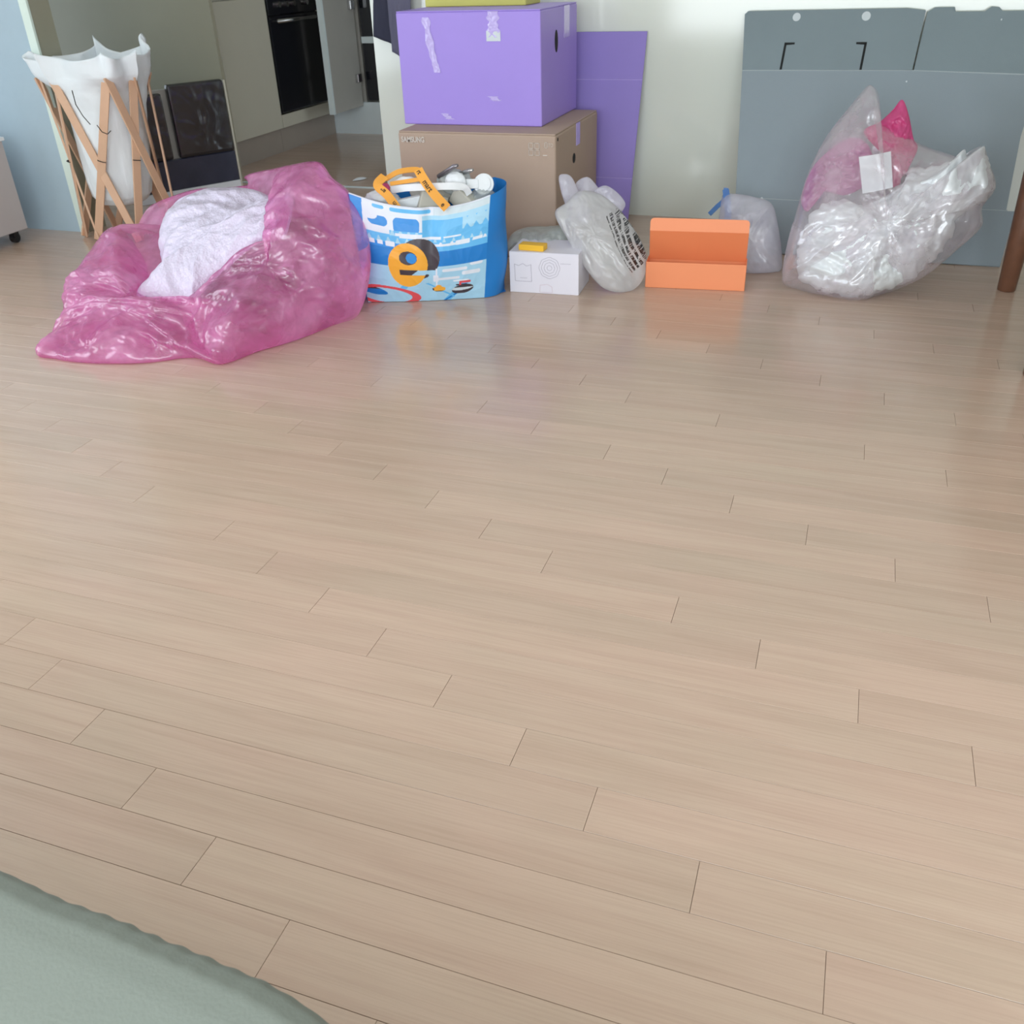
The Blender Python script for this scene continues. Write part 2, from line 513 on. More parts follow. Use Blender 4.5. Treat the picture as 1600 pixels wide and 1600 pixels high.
M = {}
M['floor'] = wood_floor()
M['gap'] = mat('joint_filler', (120, 98, 82), 0.9)
M['white_gloss'] = mat('white_gloss_laminate', (226, 231, 221), 0.11, spec=0.75, var=0.015, scale=1.5)
M['ceiling'] = mat('ceiling_paint', (236, 236, 230), 0.9)
M['wall'] = mat('light_wallpaper', (216, 218, 210), 0.85, bump=0.2, bscale=120)
M['blue_wall'] = mat('pale_blue_wall', (176, 196, 208), 0.8, bump=0.15, bscale=120)
M['olive_wall'] = mat('khaki_wall', (156, 153, 134), 0.25, spec=0.4, var=0.03)
M['trim'] = mat('white_trim', (226, 240, 230), 0.5)
M['cabinet'] = mat('beige_cabinet', (198, 194, 178), 0.4, var=0.02)
M['plinth'] = mat('plinth_board', (160, 150, 140), 0.5)
M['black_glass'] = mat('black_glass', (24, 25, 32), 0.08, spec=0.7, var=0.1)
M['steel'] = mat('brushed_steel', (190, 190, 190), 0.25, metal=1.0)
M['lightedge'] = mat('pale_edge_band', (222, 234, 236), 0.5)
M['grey_inside'] = mat('grey_door_inner', (176, 174, 168), 0.45)
M['tile_blue'] = mat('pale_blue_plinth', (224, 236, 240), 0.5)
M['purple'] = mat('purple_card', (166, 142, 226), 0.42, var=0.03, bump=0.1, bscale=25, spec=0.45)
M['purple_dark'] = mat('purple_card_matt', (148, 130, 206), 0.55, var=0.03)
M['purple_edge'] = mat('pale_purple_crease', (176, 158, 222), 0.6)
M['brown'] = mat('brown_cardboard', (180, 157, 140), 0.75, var=0.05, scale=5, bump=0.12, bscale=90)
M['brown_edge'] = mat('brown_cardboard_crease', (128, 106, 90), 0.8)
M['print_pale'] = mat('pale_print', (210, 200, 190), 0.7)
M['grey_card'] = mat('grey_corrugated_plastic', (128, 142, 148), 0.42, var=0.06, scale=4, bump=0.12, bscale=220)
M['grey_card2'] = mat('grey_corrugated_plastic_front', (140, 152, 160), 0.40, var=0.06, scale=3, bump=0.12, bscale=220)
M['grey_crease'] = mat('pale_grey_crease', (168, 178, 182), 0.5)
M['slot'] = mat('black_slot', (18, 20, 22), 0.8)
M['sticker'] = mat('pale_sticker', (208, 216, 220), 0.6)
M['white'] = mat('white_plastic', (232, 236, 240), 0.4)
M['white_card'] = mat('white_card', (226, 224, 234), 0.55, var=0.02)
M['thin_print'] = mat('faint_grey_print', (176, 172, 186), 0.7)
M['thin_print_pink'] = mat('faint_rose_print', (212, 196, 204), 0.7)
M['orange'] = mat('orange_card', (243, 150, 104), 0.55, var=0.02)
M['orange_shaded'] = mat('orange_card_shaded', (232, 132, 84), 0.6, var=0.03)  # deeper orange paints in the shade on the lid's inner face
M['yellow'] = mat('yellow_card', (244, 190, 50), 0.5)
M['olive_yellow'] = mat('dull_yellow_card', (206, 204, 110), 0.6)
M['canvas'] = mat('white_canvas', (234, 240, 244), 0.9, var=0.03, bump=0.2, bscale=300)
M['pine'] = mat('pale_pine', (216, 176, 146), 0.5, var=0.08, scale=14, bump=0.05)
M['cord'] = mat('dark_cord', (40, 36, 34), 0.8)
M['cartbody'] = mat('warm_white_cart_panel', (190, 184, 184), 0.4, var=0.02)
M['black'] = mat('black_rubber', (22, 22, 24), 0.5)
M['dark_wrap'] = mat('dark_plastic_wrapped_panel', (34, 32, 36), 0.22, var=0.25, scale=12, bump=0.5, bscale=18, coat=0.5)
M['navy_wrap'] = mat('navy_plastic_wrapped_panel', (54, 58, 76), 0.22, var=0.25, scale=10, bump=0.6, bscale=14, coat=0.5)
M['navy'] = mat('navy_cloth', (52, 54, 72), 0.9, bump=0.3, bscale=200)
M['grey_cloth'] = mat('slate_cloth', (100, 100, 120), 0.9, bump=0.3, bscale=200)
M['walnut'] = mat('dark_walnut', (112, 76, 58), 0.3, var=0.25, scale=30)
M['sofa'] = mat('sage_grey_upholstery', (124, 131, 124), 0.95, var=0.04, scale=5, bump=0.12, bscale=260)
M['bag_blue'] = mat('bag_side_blue', (30, 128, 208), 0.45)
M['strap'] = mat('orange_webbing', (240, 168, 70), 0.7, bump=0.3, bscale=300)
M['ink'] = mat('black_ink', (44, 38, 34), 0.7)
M['cardgrey'] = mat('grey_board', (190, 188, 178), 0.8)
M['rod'] = mat('grey_metal_rod', (140, 136, 142), 0.3, metal=0.7)
M['pinkf'] = film('pink_film', (246, 176, 222), 0.40, (255, 212, 241), 0.25, 34, 0.8, 1.0, 0.45)
M['clearf'] = film('clear_film', (242, 228, 238), 0.26, None, 0.18, 26, 0.6, 1.2, 0.3)
M['thinf'] = film('thin_wrap', (170, 174, 184), 0.03, None, 0.2, 14, 0.35, 0.6, 0.05)
M['crumple'] = film('crumpled_clear_wrap', (246, 251, 254), 0.97, None, 0.2, 26, 0.8, 0.8, 0.06, 0.2)
M['hotpink'] = film('bright_pink_film', (238, 104, 168), 0.9, (255, 170, 210), 0.25, 40, 0.7, 0.5, 0.15)
M['frost'] = film('frosted_film', (234, 232, 244), 0.6, None, 0.25, 30, 0.4, 0.6, 0.15)
M['tape'] = mat('clear_tape', (196, 180, 238), 0.12, spec=0.8, bump=0.5, bscale=60)
M['greyf'] = film('grey_clear_wrap', (214, 222, 220), 0.62, None, 0.2, 40, 0.8, 0.7, 0.3)
M['bluef'] = film('blue_drawstring_film', (120, 170, 225), 0.6, (190, 220, 255), 0.3, 40, 0.5, 0.5, 0.1)


def foam_mat():
    m, nt, b = newmat('white_bubble_wrap')
    tc = N(nt, 'ShaderNodeTexCoord')
    vo = N(nt, 'ShaderNodeTexVoronoi')
    vo.inputs['Scale'].default_value = 110
    nt.links.new(tc.outputs['Object'], vo.inputs['Vector'])
    bp = N(nt, 'ShaderNodeBump')
    bp.inputs['Strength'].default_value = 0.5
    bp.inputs['Distance'].default_value = 0.004
    nt.links.new(vo.outputs['Distance'], bp.inputs['Height'])
    nt.links.new(bp.outputs['Normal'], b.inputs['Normal'])
    b.inputs['Base Color'].default_value = lin((212, 204, 224))
    b.inputs['Roughness'].default_value = 0.32
    b.inputs['Subsurface Weight'].default_value = 0.0
    return m


M['foam'] = foam_mat()

# ------------------------------------------------------------------ room shell
mb = MB()
mb.box((-5.6, -1.8, -0.08), (2.6, 7.5, -0.0115))
floor = struct('floor', mb, M['gap'])
PW, PL = 0.09499, 1.13
Y0 = 1.3407
phase = {0: -.649, 1: -.493, 2: -.339, 3: -.208, 4: -.053, 5: .106, 6: -.674, 7: -.514, -1: .132, -2: -.027, -3: -.179, -4: -.441, -5: -.597, -6: -.749, -7: -.912, -8: -1.069, -9: -1.226, -10: -.44, -11: -.641, -12: .126, -13: -.218, -14: -.462, -15: .331, -16: .169, -17: .008}
clip_h = 1430.87


def to_px(p):
    d = Vector(p) - Vector((0, 0, H))
    w = d.dot(_f)
    if w < 0.05:
        return None
    return 800 + clip_h * d.dot(_r) / w, 800 - clip_h * d.dot(_u) / w


def plank_mesh(x0, x1, g=0.00035, ch=0.0004):
    mbp = MB()
    a, b = x0 + g, x1 - g
    c, d = g, PW - g
    z0, z1, z2 = -0.0115, -ch, 0.0
    vs = [(a, c, z0), (b, c, z0), (b, d, z0), (a, d, z0), (a, c, z1), (b, c, z1), (b, d, z1), (a, d, z1),
          (a + ch, c + ch, z2), (b - ch, c + ch, z2), (b - ch, d - ch, z2), (a + ch, d - ch, z2)]
    fs = [(0, 3, 2, 1)] + [(i, (i + 1) % 4, (i + 1) % 4 + 4, i + 4) for i in range(4)] + [(i + 4, (i + 1) % 4 + 4, (i + 1) % 4 + 8, i + 8) for i in range(4)] + [(8, 9, 10, 11)]
    return mbp.add(vs, fs)


full = None
rest = MB()
cands = []
for r in range(-64, 33):
    ph = phase.get(r)
    if ph is None:
        ph = (.008 + .161 * (r + 17)) if r < -17 else (-.514 + .157 * (r - 7))
    x = ph * H
    while x > -5.6:
        x -= PL
    y = Y0 - PW * (r + 1)
    while x < 2.6:
        x0, x1 = max(x, -5.58), min(x + PL, 2.58)
        x += PL
        if x1 - x0 < 0.02 or y < -1.8 or y + PW > 7.48:
            continue
        vis = False
        big = 0
        for k in range(13):
            q = to_px((x0 + (x1 - x0) * k / 12, y + PW / 2, 0))
            if q and 0 <= q[0] <= 1600 and 195 <= q[1] <= 1600:
                if q[1] < 340 and q[0] > 620:
                    continue
                vis = True
                big = max(big, q[1])
        cands.append((vis, big, x0, x1, y))
cands.sort(key=lambda t: (not t[0], -t[1]))
for i, (vis, big, x0, x1, y) in enumerate(cands):
    if vis and i < 300:
        if abs(x1 - x0 - PL) < 1e-6:
            if full is None:
                full = mesh_obj('plank', plank_mesh(0, PL), M['floor'], floor)
                o = full
            else:
                o = full.copy()
                COL.objects.link(o)
            o.location = (x0, y, 0)
        else:
            o = mesh_obj('plank', plank_mesh(0, x1 - x0), M['floor'], floor)
            o.location = (x0, y, 0)
    else:
        pm = plank_mesh(x0, x1)
        rest.add([(a, b + y, c) for a, b, c in pm.v], pm.f)
o = mesh_obj('plank', rest, M['floor'], floor)
o['kind'] = 'stuff'

# white gloss wall behind the boxes (its left end is a free edge), khaki recess wall, pale blue wall, kitchen end, room shell off frame
mb = MB()
xs = [-2.49, 2.6]
for a, b in zip(xs[:-1], xs[1:]):
    mb.box((a + (0.0012 if a > -2.4 else 0), 4.92, 0), (b - 0.0012, 5.06, 2.4))
struct('wall_back', mb, M['white_gloss'])
mb = MB().box((-5.6, 5.22, 0), (-3.69, 5.25, 2.4))
struct('wall_recess', mb, M['olive_wall'])
mb = MB().box((-5.6, 3.96, 0), (-3.85, 4.06, 2.4))
struct('wall_left', mb, M['blue_wall'])
mb = MB().box((-3.862, 3.950, 0), (-3.815, 3.966, 2.4))
struct('trim_1', mb, M['trim'], bevel=0.002)
mb = MB().box((-3.85, 3.966, 0), (-3.818, 4.10, 2.4))
struct('trim_3', mb, M['olive_wall'])
mb = MB().box((-3.99, 7.36, 0.0), (2.6, 7.5, 2.4)).box((-5.6, 7.36, 0), (-3.99, 7.5, 2.4))
struct('wall_kitchen', mb, M['wall'])
mb = MB()
mb.box((-4.42, -1.8, 0), (-4.30, -0.4, 2.4)).box((-4.42, 2.35, 0), (-4.30, 3.42, 2.4)).box((-4.42, -0.4, 0), (-4.30, 2.35, 0.28)).box((-4.42, -0.4, 2.22), (-4.30, 2.35, 2.4))
struct('wall_side', mb, M['wall'])
mb = MB()
mb.box((-4.42, -1.72, 0), (-2.15, -1.6, 2.4)).box((1.95, -1.72, 0), (2.6, -1.6, 2.4)).box((-2.15, -1.72, 0), (1.95, -1.6, 0.22)).box((-2.15, -1.72, 2.28), (1.95, -1.6, 2.4))
struct('wall_front', mb, M['wall'])
mb = MB().box((2.5, -1.6, 0), (2.6, 4.92, 2.4))
struct('wall_right', mb, M['wall'])
mb = MB().box((-5.6, -1.72, 2.4), (2.6, 7.5, 2.5))
struct('ceiling', mb, M['ceiling'])
mb = MB()
for x in (-2.13, -0.12, 1.91):
    mb.box((x - 0.02, -1.70, 0.22), (x + 0.04, -1.63, 2.28))
mb.box((-2.15, -1.70, 0.22), (1.95, -1.63, 0.27)).box((-2.15, -1.70, 2.23), (1.95, -1.63, 2.28))
struct('window_1', mb, M['trim'])
mb = MB()
for y in (-0.4, 0.95, 2.3):
    mb.box((-4.40, y, 0.28), (-4.33, y + 0.05, 2.22))
mb.box((-4.40, -0.4, 0.28), (-4.33, 2.35, 0.33)).box((-4.40, -0.4, 2.17), (-4.33, 2.35, 2.22))
struct('window_2', mb, M['trim'])
# kitchen threshold strip on the floor
mb = MB().box((-4.0, 5.235, 0.0), (-2.5, 5.262, 0.006))
struct('trim_2', mb, M['lightedge'], bevel=0.002)

# ------------------------------------------------------------------ kitchen
FX = -3.98
t = thing('kitchen_cabinet', 'tall beige kitchen cabinet with flush door beside the black oven', 'cabinet', (-4.3, 5.97, 0))
mesh_obj('body', MB().box((-4.58, 5.665, 0.16), (FX - 0.02, 6.275, 2.1)), M['cabinet'], t)
mesh_obj('door', MB().box((FX - 0.02, 5.668, 0.165), (FX, 6.272, 1.005)), M['cabinet'], t, bevel=0.002)
mesh_obj('door', MB().box((FX - 0.02, 5.668, 1.012), (FX, 6.272, 2.1)), M['cabinet'], t, bevel=0.002)
mesh_obj('plinth', MB().box((-4.55, 5.665, 0), (FX - 0.03, 6.275, 0.16)), M['plinth'], t)
mesh_obj('side_panel', MB().box((-4.58, 5.645, 0), (FX, 5.665, 2.1)), M['cabinet'], t)
t = thing('oven', 'built-in black glass oven with pale bar handle', 'oven', (-4.3, 6.64, 0.26))
mesh_obj('body', MB().box((-4.55, 6.285, 0.26), (FX - 0.03, 7.0, 1.0)), M['black'], t)
mesh_obj('door', MB().box((FX - 0.03, 6.29, 0.262), (FX + 0.004, 7.0, 0.885)), M['black_glass'], t, bevel=0.003)
mesh_obj('control_panel', MB().box((FX - 0.03, 6.29, 0.892), (FX + 0.004, 7.0, 1.02)), M['black_glass'], t, bevel=0.003)
mb = MB().tube([(FX + 0.045, 6.33, 0.855), (FX + 0.045, 6.86, 0.855)], 0.013, 14)
mb.tube([(FX, 6.38, 0.855), (FX + 0.045, 6.38, 0.855)], 0.008).tube([(FX, 6.81, 0.855), (FX + 0.045, 6.81, 0.855)], 0.008)
mesh_obj('handle', mb, M['steel'], t, smooth=True)
for yy in (6.42, 6.52, 6.62, 6.80):
    mesh_obj('knob', MB().tube([(FX, yy, 0.955), (FX + 0.028, yy, 0.955)], 0.019, 16), M['steel'], t)
t = thing('oven_housing', 'beige cabinet housing framing the built-in oven, drawer front below', 'cabinet', (-4.3, 6.64, 0))
mesh_obj('body', MB().box((-4.58, 6.278, 0.16), (-4.56, 7.03, 2.1)), M['cabinet'], t)
mesh_obj('drawer', MB().box((FX - 0.02, 6.278, 0.165), (FX, 7.035, 0.252)), M['cabinet'], t, bevel=0.002)
mesh_obj('door', MB().box((FX - 0.02, 6.278, 1.03), (FX, 7.035, 2.1)), M['cabinet'], t, bevel=0.002)
mesh_obj('plinth', MB().box((-4.55, 6.278, 0), (FX - 0.03, 7.09, 0.16)), M['plinth'], t)
mesh_obj('side_panel', MB().box((-4.58, 7.0, 0.16), (FX, 7.03, 2.1)), M['cabinet'], t)
t = thing('open_cabinet_door', 'open grey-backed cabinet door with pale edge, right of the oven', 'door', (-3.86, 6.85, 0.2))
mesh_obj('panel', MB().box((-3.752, 6.625, 0.215), (-3.728, 7.08, 2.05)), M['grey_inside'], t)
mesh_obj('edge_band', MB().box((-3.768, 6.60, 0.213), (-3.728, 6.625, 2.05)), M['lightedge'], t)
for z in (0.42, 0.92):
    mesh_obj('hinge', MB().box((-3.726, 6.99, z - 0.03), (-3.70, 7.05, z + 0.03)), M['steel'], t, bevel=0.003)
t = thing('black_fridge', 'narrow black glass appliance at the far end of the kitchen', 'appliance', (-3.5, 7.2, 0.2))
mesh_obj('body', MB().box((-3.70, 7.12, 0.25), (-3.0, 7.34, 2.0)), M['black_glass'], t)
mesh_obj('trim_bar', MB().box((-3.70, 7.105, 0.655), (-3.0, 7.12, 0.70)), M['lightedge'], t)
t2 = thing('end_cabinet', 'grey cabinet side at the end of the kitchen behind the open door', 'cabinet', (-3.9, 7.2, 0))
mesh_obj('body', MB().box((-4.5, 7.13, 0.22), (-3.72, 7.34, 2.0)), M['grey_inside'], t2)
mesh_obj('plinth', MB().box((-4.02, 7.10, 0), (-2.6, 7.13, 0.235)), M['tile_blue'], t2)
mb = MB().grid(lambda u, v: Vector((-2.96 + 0.055 * (u - .5) * math.cos(v * 3.14 - 1.57) + 0.045 * (v - .5), 5.46 + 0.11 * (v - .5), 0.004 + 0.012 * math.sin(u * 3.14) * math.sin(v * 3.14))), 8, 12)
tag(mesh_obj('paper_scrap', mb, M['white'], smooth=True), 'small white scrap of paper lying on the kitchen floor', 'paper')

# ------------------------------------------------------------------ dark wrapped panels on a white base
A = Vector((-3.93, 4.55, 0))
Bp = Vector((-3.605, 5.10, 0))
ud = (Bp - A).normalized()
nn = Vector((ud.y, -ud.x, 0))     # toward the room
wd = (Bp - A).length
Mx = Matrix(((ud.x, nn.x, 0, A.x), (ud.y, nn.y, 0, A.y), (0, 0, 1, 0), (0, 0, 0, 1)))
t = thing('wrapped_cupboard', 'dark plastic-wrapped twin panel unit on a white base behind the hamper', 'cupboard', (A + Bp) / 2)
mesh_obj('base', MB().box((0, -0.07, 0), (wd, 0.005, 0.052), 0, Mx), M['white'], t, bevel=0.003)
mesh_obj('lower_panel', MB().box((0, -0.07, 0.052), (wd, 0.0, 0.225), 0, Mx), M['navy_wrap'], t, bevel=0.006)
mesh_obj('back_board', MB().box((0, -0.075, 0.225), (wd, -0.03, 0.60), 0, Mx), M['grey_inside'], t)
mesh_obj('side_strip', MB().box((wd, -0.075, 0), (wd + 0.012, 0.0, 0.62), 0, Mx), M['cabinet'], t)
for a, b, z0, z1 in ((0.0, 0.245, 0.228, 0.588), (0.285, wd - 0.01, 0.228, 0.628)):
    w = mesh_obj('wrapped_panel', MB().box((a, -0.028, z0), (b, 0.02, z1), 0, Mx), M['dark_wrap'], t, bevel=0.012)
    mbf = MB()
    cx = (a + b) / 2
    mbf.grid(lambda u, v: Mx @ Vector((a + 0.005 + (b - a - 0.01) * u, 0.026 + 0.008 * ridge(Vector((u * 0.5, v * 0.6, 1 + cx)), 7, 3), z0 + 0.02 + (z1 - z0 - 0.03) * v)), 40, 40)
    mesh_obj('film', mbf, M['thinf'], w, smooth=True, fixn=False)

# ------------------------------------------------------------------ rolling cart at the left edge
t = thing('rolling_cart', 'off-white cart on black casters at the left edge of the photo', 'cart', (-4.3, 3.6, 0))
mesh_obj('body', MB().box((-4.60, 3.45, 0.06), (-4.02, 3.765, 0.49)), M['cartbody'], t, bevel=0.004)
mesh_obj('top_panel', MB().box((-4.61, 3.44, 0.49), (-4.01, 3.775, 0.508)), M['white'], t, bevel=0.004)
for x, y in ((-4.06, 3.70), (-4.06, 3.50), (-4.55, 3.70), (-4.55, 3.50)):
    c = mesh_obj('caster', MB().tube([(x - 0.012, y, 0.026), (x + 0.012, y, 0.026)], 0.0255, 20), M['black'], t)
    mesh_obj('fork', MB().box((x - 0.02, y - 0.016, 0.028), (x + 0.02, y + 0.016, 0.061)), M['black'], c, bevel=0.003)

# ------------------------------------------------------------------ hamper
t = thing('laundry_hamper', 'folding hamper of crossed pine slats holding a white canvas bag', 'hamper', (-3.6, 4.0, 0))
Bf = [(-3.765, 3.875), (-3.645, 3.83), (-3.40, 3.86), (-3.33, 4.10), (-3.52, 4.26), (-3.745, 4.10)]
Tp = [(-3.83, 3.915, .765), (-3.67, 3.835, .772), (-3.355, 3.84, .775), (-3.31, 3.975, .765), (-3.42, 4.22, .76), (-3.70, 4.20, .76)]
ctr = Vector((-3.58, 4.02, 0))
pairs = [(0, 1), (0, 5), (1, 0), (1, 2), (2, 1), (2, 3), (3, 2), (3, 4), (4, 3), (4, 5), (5, 4), (5, 0)]
sls = []
for k, (a, b) in enumerate(pairs):
    p, q = Vector(Tp[a]), Vector((Bf[b][0], Bf[b][1], 0.0))
    mid = (p + q) / 2
    n = (mid - Vector((ctr.x, ctr.y, mid.z))).normalized()
    off = n * (0.006 if k % 2 else -0.006)
    q = q + (p - q).normalized() * 0.004
    sls.append(mesh_obj('slat', MB().bar(p + off, q + off, 0.040, 0.010, n), M['pine'], t, bevel=0.0015))
for a, b, f in ((2, 1, 0.49), (3, 2, 0.49), (0, 1, 0.5), (1, 0, .5)):
    p, q = Vector(Tp[a]), Vector((Bf[b][0], Bf[b][1], 0))
    c = p.lerp(q, f)
    n = (c - Vector((ctr.x, ctr.y, c.z))).normalized()
    mb = MB()
    d = (q - p).normalized()
    u = d.cross(n)
    ring = [c + u * 0.019 * math.cos(w) + n * 0.010 * math.sin(w) for w in [2 * math.pi * i / 16 for i in range(17)]]
    mb.tube(ring, 0.0022, 6, cap=False)
    mesh_obj('tie_cord', mb, M['cord'], t)
# canvas bag: rings from the bottom up (z, radius scale) then over the rim
prof = [(0.150, 0.02), (0.152, 0.30), (0.165, 0.52), (0.20, 0.66), (0.28, 0.72), (0.40, 0.76), (0.52, 0.80), (0.62, 0.84), (0.70, 0.92), (0.75, 1.05), (0.79, 1.10), (0.845, 1.12), (0.842, 1.08), (0.80, 1.02), (0.74, 0.92), (0.5, 0.74), (0.3, 0.66)]


def canvas_pt(u, v):
    k = v * (len(prof) - 1)
    i = min(int(k), len(prof) - 2)
    f = k - i
    z = prof[i][0] * (1 - f) + prof[i + 1][0] * f
    rs = prof[i][1] * (1 - f) + prof[i + 1][1] * f
    ang = 2 * math.pi * u
    # hexagon-ish plan following the slat tops
    kx = u * 6
    a = int(kx) % 6
    g = kx - int(kx)
    gs = g * g * (3 - 2 * g)
    P0, P1 = Vector(Tp[a]), Vector(Tp[(a + 1) % 6])
    P = P0.lerp(P1, gs)
    c2 = Vector((ctr.x, ctr.y, 0))
    top = max(0.0, (z - 0.69) / 0.08)
    base = Vector((P.x, P.y, 0)) - c2
    rr = base.length
    base = base.normalized() * (rr * min(1, top) + 0.222 * (1 - min(1, top)))
    p = c2 + base * rs
    shift = Vector((-0.03, -0.03, 0)) * (1 - min(1, z / 0.7)) + Vector((0.022, 0.02, 0)) * (1 - min(1, top))
    p = p + shift
    peak = abs(2 * g - 1)
    if v > 0.5 and z > 0.78:
        z += 0.035 * (peak ** 1.5) * min(1, (z - 0.78) / 0.06) + (0.05 if a in (4,) or (a == 3 and g > .5) else 0.0) * peak * min(1, (z - 0.78) / 0.06)
    wv = 0.012 * math.sin(ang * 9 + z * 6) * top * (1 if z < .84 else 1.2) + 0.010 * ridge(Vector((p.x, p.y, z * 0.35)), 9, 5)
    p = p + base.normalized() * wv
    return Vector((p.x, p.y, z))


mb = MB().grid(canvas_pt, 168, 96, closed_u=True)
cb = mesh_obj('canvas_bag', mb, M['canvas'], t, smooth=True)
mb = MB().tube([(-3.535, 3.80, 0.72), (-3.52, 3.785, 0.66), (-3.49, 3.78, 0.61), (-3.455, 3.775, 0.575)], 0.0022, 6)
mb.tube([(-3.43, 3.79, 0.57), (-3.41, 3.79, 0.54), (-3.385, 3.795, 0.53), (-3.365, 3.80, 0.545)], 0.0022, 6)
mesh_obj('drawstring', mb, M['cord'], cb)

# ------------------------------------------------------------------ cardboard boxes
t = thing('brown_carton', 'large plain brown cardboard box under the purple box', 'box', (-1.58, 4.37, 0))
mesh_obj('body', MB().box((-1.958, 4.02, 0), (-1.212, 4.735, 0.534)), M['brown'], t, bevel=0.008, seg=3)
mesh_obj('flap', MB().box((-1.955, 4.024, 0.534), (-1.215, 4.376, 0.540)), M['brown'], t, bevel=0.002)
mesh_obj('flap', MB().box((-1.955, 4.38, 0.534), (-1.215, 4.732, 0.540)), M['brown'], t, bevel=0.002)
Mf = Matrix(((1, 0, 0, -1.942), (0, 0, -1, 4.0165), (0, 1, 0, 0.494), (0, 0, 0, 1)))
text_mesh('printed_name', 'SAMSUNG', 0.032, Mf, M['print_pale'], t, xscale=0.78, bold=0.001)
mb = MB()


def frame_rect(mb, x0, x1, z0, z1, y, w=0.0022):
    mb.box((x0, y, z0), (x1, y + 0.001, z0 + w)).box((x0, y, z1 - w), (x1, y + 0.001, z1)).box((x0, y, z0), (x0 + w, y + 0.001, z1)).box((x1 - w, y, z0), (x1, y + 0.001, z1))


for k in range(2):
    for j in range(2):
        frame_rect(mb, -1.335 + k * 0.028, -1.313 + k * 0.028, 0.452 + j * 0.028, 0.476 + j * 0.028, 4.018)
frame_rect(mb, -1.262, -1.248, 0.484, 0.508, 4.018)
mb.box((-1.27, 4.018, 0.452), (-1.25, 4.019, 0.456))
hm = mesh_obj('handling_marks', mb, M['print_pale'], t)
hm['kind'] = 'stuff'
text_mesh('printed_mark', 'TO', 0.020, Matrix(((1, 0, 0, -1.245), (0, 0, -1, 4.0165), (0, 1, 0, 0.490), (0, 0, 0, 1))), M['print_pale'], t, xscale=0.8)
mb = MB().tube([(-1.2135, 4.31, 0.392), (-1.2105, 4.31, 0.392)], 0.022, 20)
hole = mesh_obj('hand_hole', mb, M['slot'], t)
mesh_obj('corner_hole', MB().tube([(-1.2135, 4.05, 0.515), (-1.2105, 4.05, 0.515)], 0.007, 14), M['slot'], t)
mesh_obj('tape', MB().box((-1.2125, 4.345, 0.44), (-1.2105, 4.41, 0.536)), M['tape'], t)

t = thing('purple_carton', 'glossy purple cardboard box on top of the brown carton', 'box', (-1.67, 4.49, 0.54))
mb = MB()
mb.box((-2.005, 4.20, 0.5405), (-1.330, 4.775, 1.000))
mesh_obj('body', mb, M['purple'], t, bevel=0.006, seg=3)
mesh_obj('flap', MB().box((-2.003, 4.202, 1.000), (-1.332, 4.484, 1.005)), M['purple'], t, bevel=0.0015)
mesh_obj('flap', MB().box((-2.003, 4.490, 1.000), (-1.332, 4.772, 1.005)), M['purple'], t, bevel=0.0015)
Mh = Matrix.Translation((-1.3315, 4.43, 0.866)) @ Matrix.Diagonal((1, 1.0, 1.9, 1))
mb = MB()
mb.add([Mh @ Vector((x, 0.024 * math.cos(a), 0.024 * math.sin(a))) for x in (0, 0.0025) for a in [2 * math.pi * i / 24 for i in range(24)]], [tuple(range(24)), tuple(range(47, 23, -1))] + [(i, (i + 1) % 24, (i + 1) % 24 + 24, i + 24) for i in range(24)])
mesh_obj('hand_hole', mb, M['slot'], t)


def tape_patch(pts, seed, wid, parent):
    mbt = MB()
    n = len(pts) - 1

    def f(u, v):
        k = u * n
        i = min(int(k), n - 1)
        g = k - i
        x = pts[i][0] * (1 - g) + pts[i + 1][0] * g
        z = pts[i][1] * (1 - g) + pts[i + 1][1] * g
        ww = wid * (0.7 + 0.5 * noise.noise(Vector((u * 6, seed, 0))))
        return Vector((x + (v - .5) * ww, 4.1985 - 0.004 * max(0, ridge(Vector((x, v * .05 + seed, z)), 40, seed)), z))
    mbt.grid(f, 40, 10)
    mesh_obj('tape', mbt, M['tape'], parent, smooth=True, fixn=False)


tape_patch([(-1.862, 0.98), (-1.855, 0.93), (-1.845, 0.86), (-1.83, 0.80), (-1.82, 0.76)], 1, 0.045, t)
tape_patch([(-1.545, 1.0), (-1.545, 0.90)], 2, 0.07, t)
tape_patch([(-1.80, 0.59), (-1.77, 0.565)], 4, 0.05, t)
tape_patch([(-1.56, 0.665), (-1.54, 0.645)], 5, 0.06, t)
mesh_obj('sticker', MB().box((-1.578, 4.1982, 0.885), (-1.513, 4.1992, 0.925)), M['sticker'], t)
mesh_obj('tape', MB().box((-1.3295, 4.55, 0.87), (-1.328, 4.64, 1.0)), M['tape'], t)

mb = MB().box((-2.0, 4.52, 1.0055), (-1.50, 4.74, 1.036))
tag(mesh_obj('yellow_folder', mb, M['olive_yellow'], bevel=0.004), 'yellow flat package lying on top of the purple box', 'package')

# purple flattened board leaning on the wall
t = thing('flattened_purple_carton', 'flattened purple cardboard leaning on the wall behind the boxes', 'cardboard', (-1.28, 4.8, 0))


def lean(x, s, d, y0, y1, z1):
    """point on a leaning board: x, s = fraction up, d = thickness offset to the front"""
    L = math.hypot(y1 - y0, z1)
    ny, nz = -z1 / L, (y1 - y0) / L
    return Vector((x, y0 + (y1 - y0) * s + ny * d, z1 * s + nz * d + 0.001))


def lean_panel(name, poly, y0, y1, z1, th, m, parent, bevel=0.0008):
    mbq = MB().prism(poly, lambda u, v, d: lean(u, v, d, y0, y1, z1), th)
    return mesh_obj(name, mbq, m, parent, bevel=bevel)


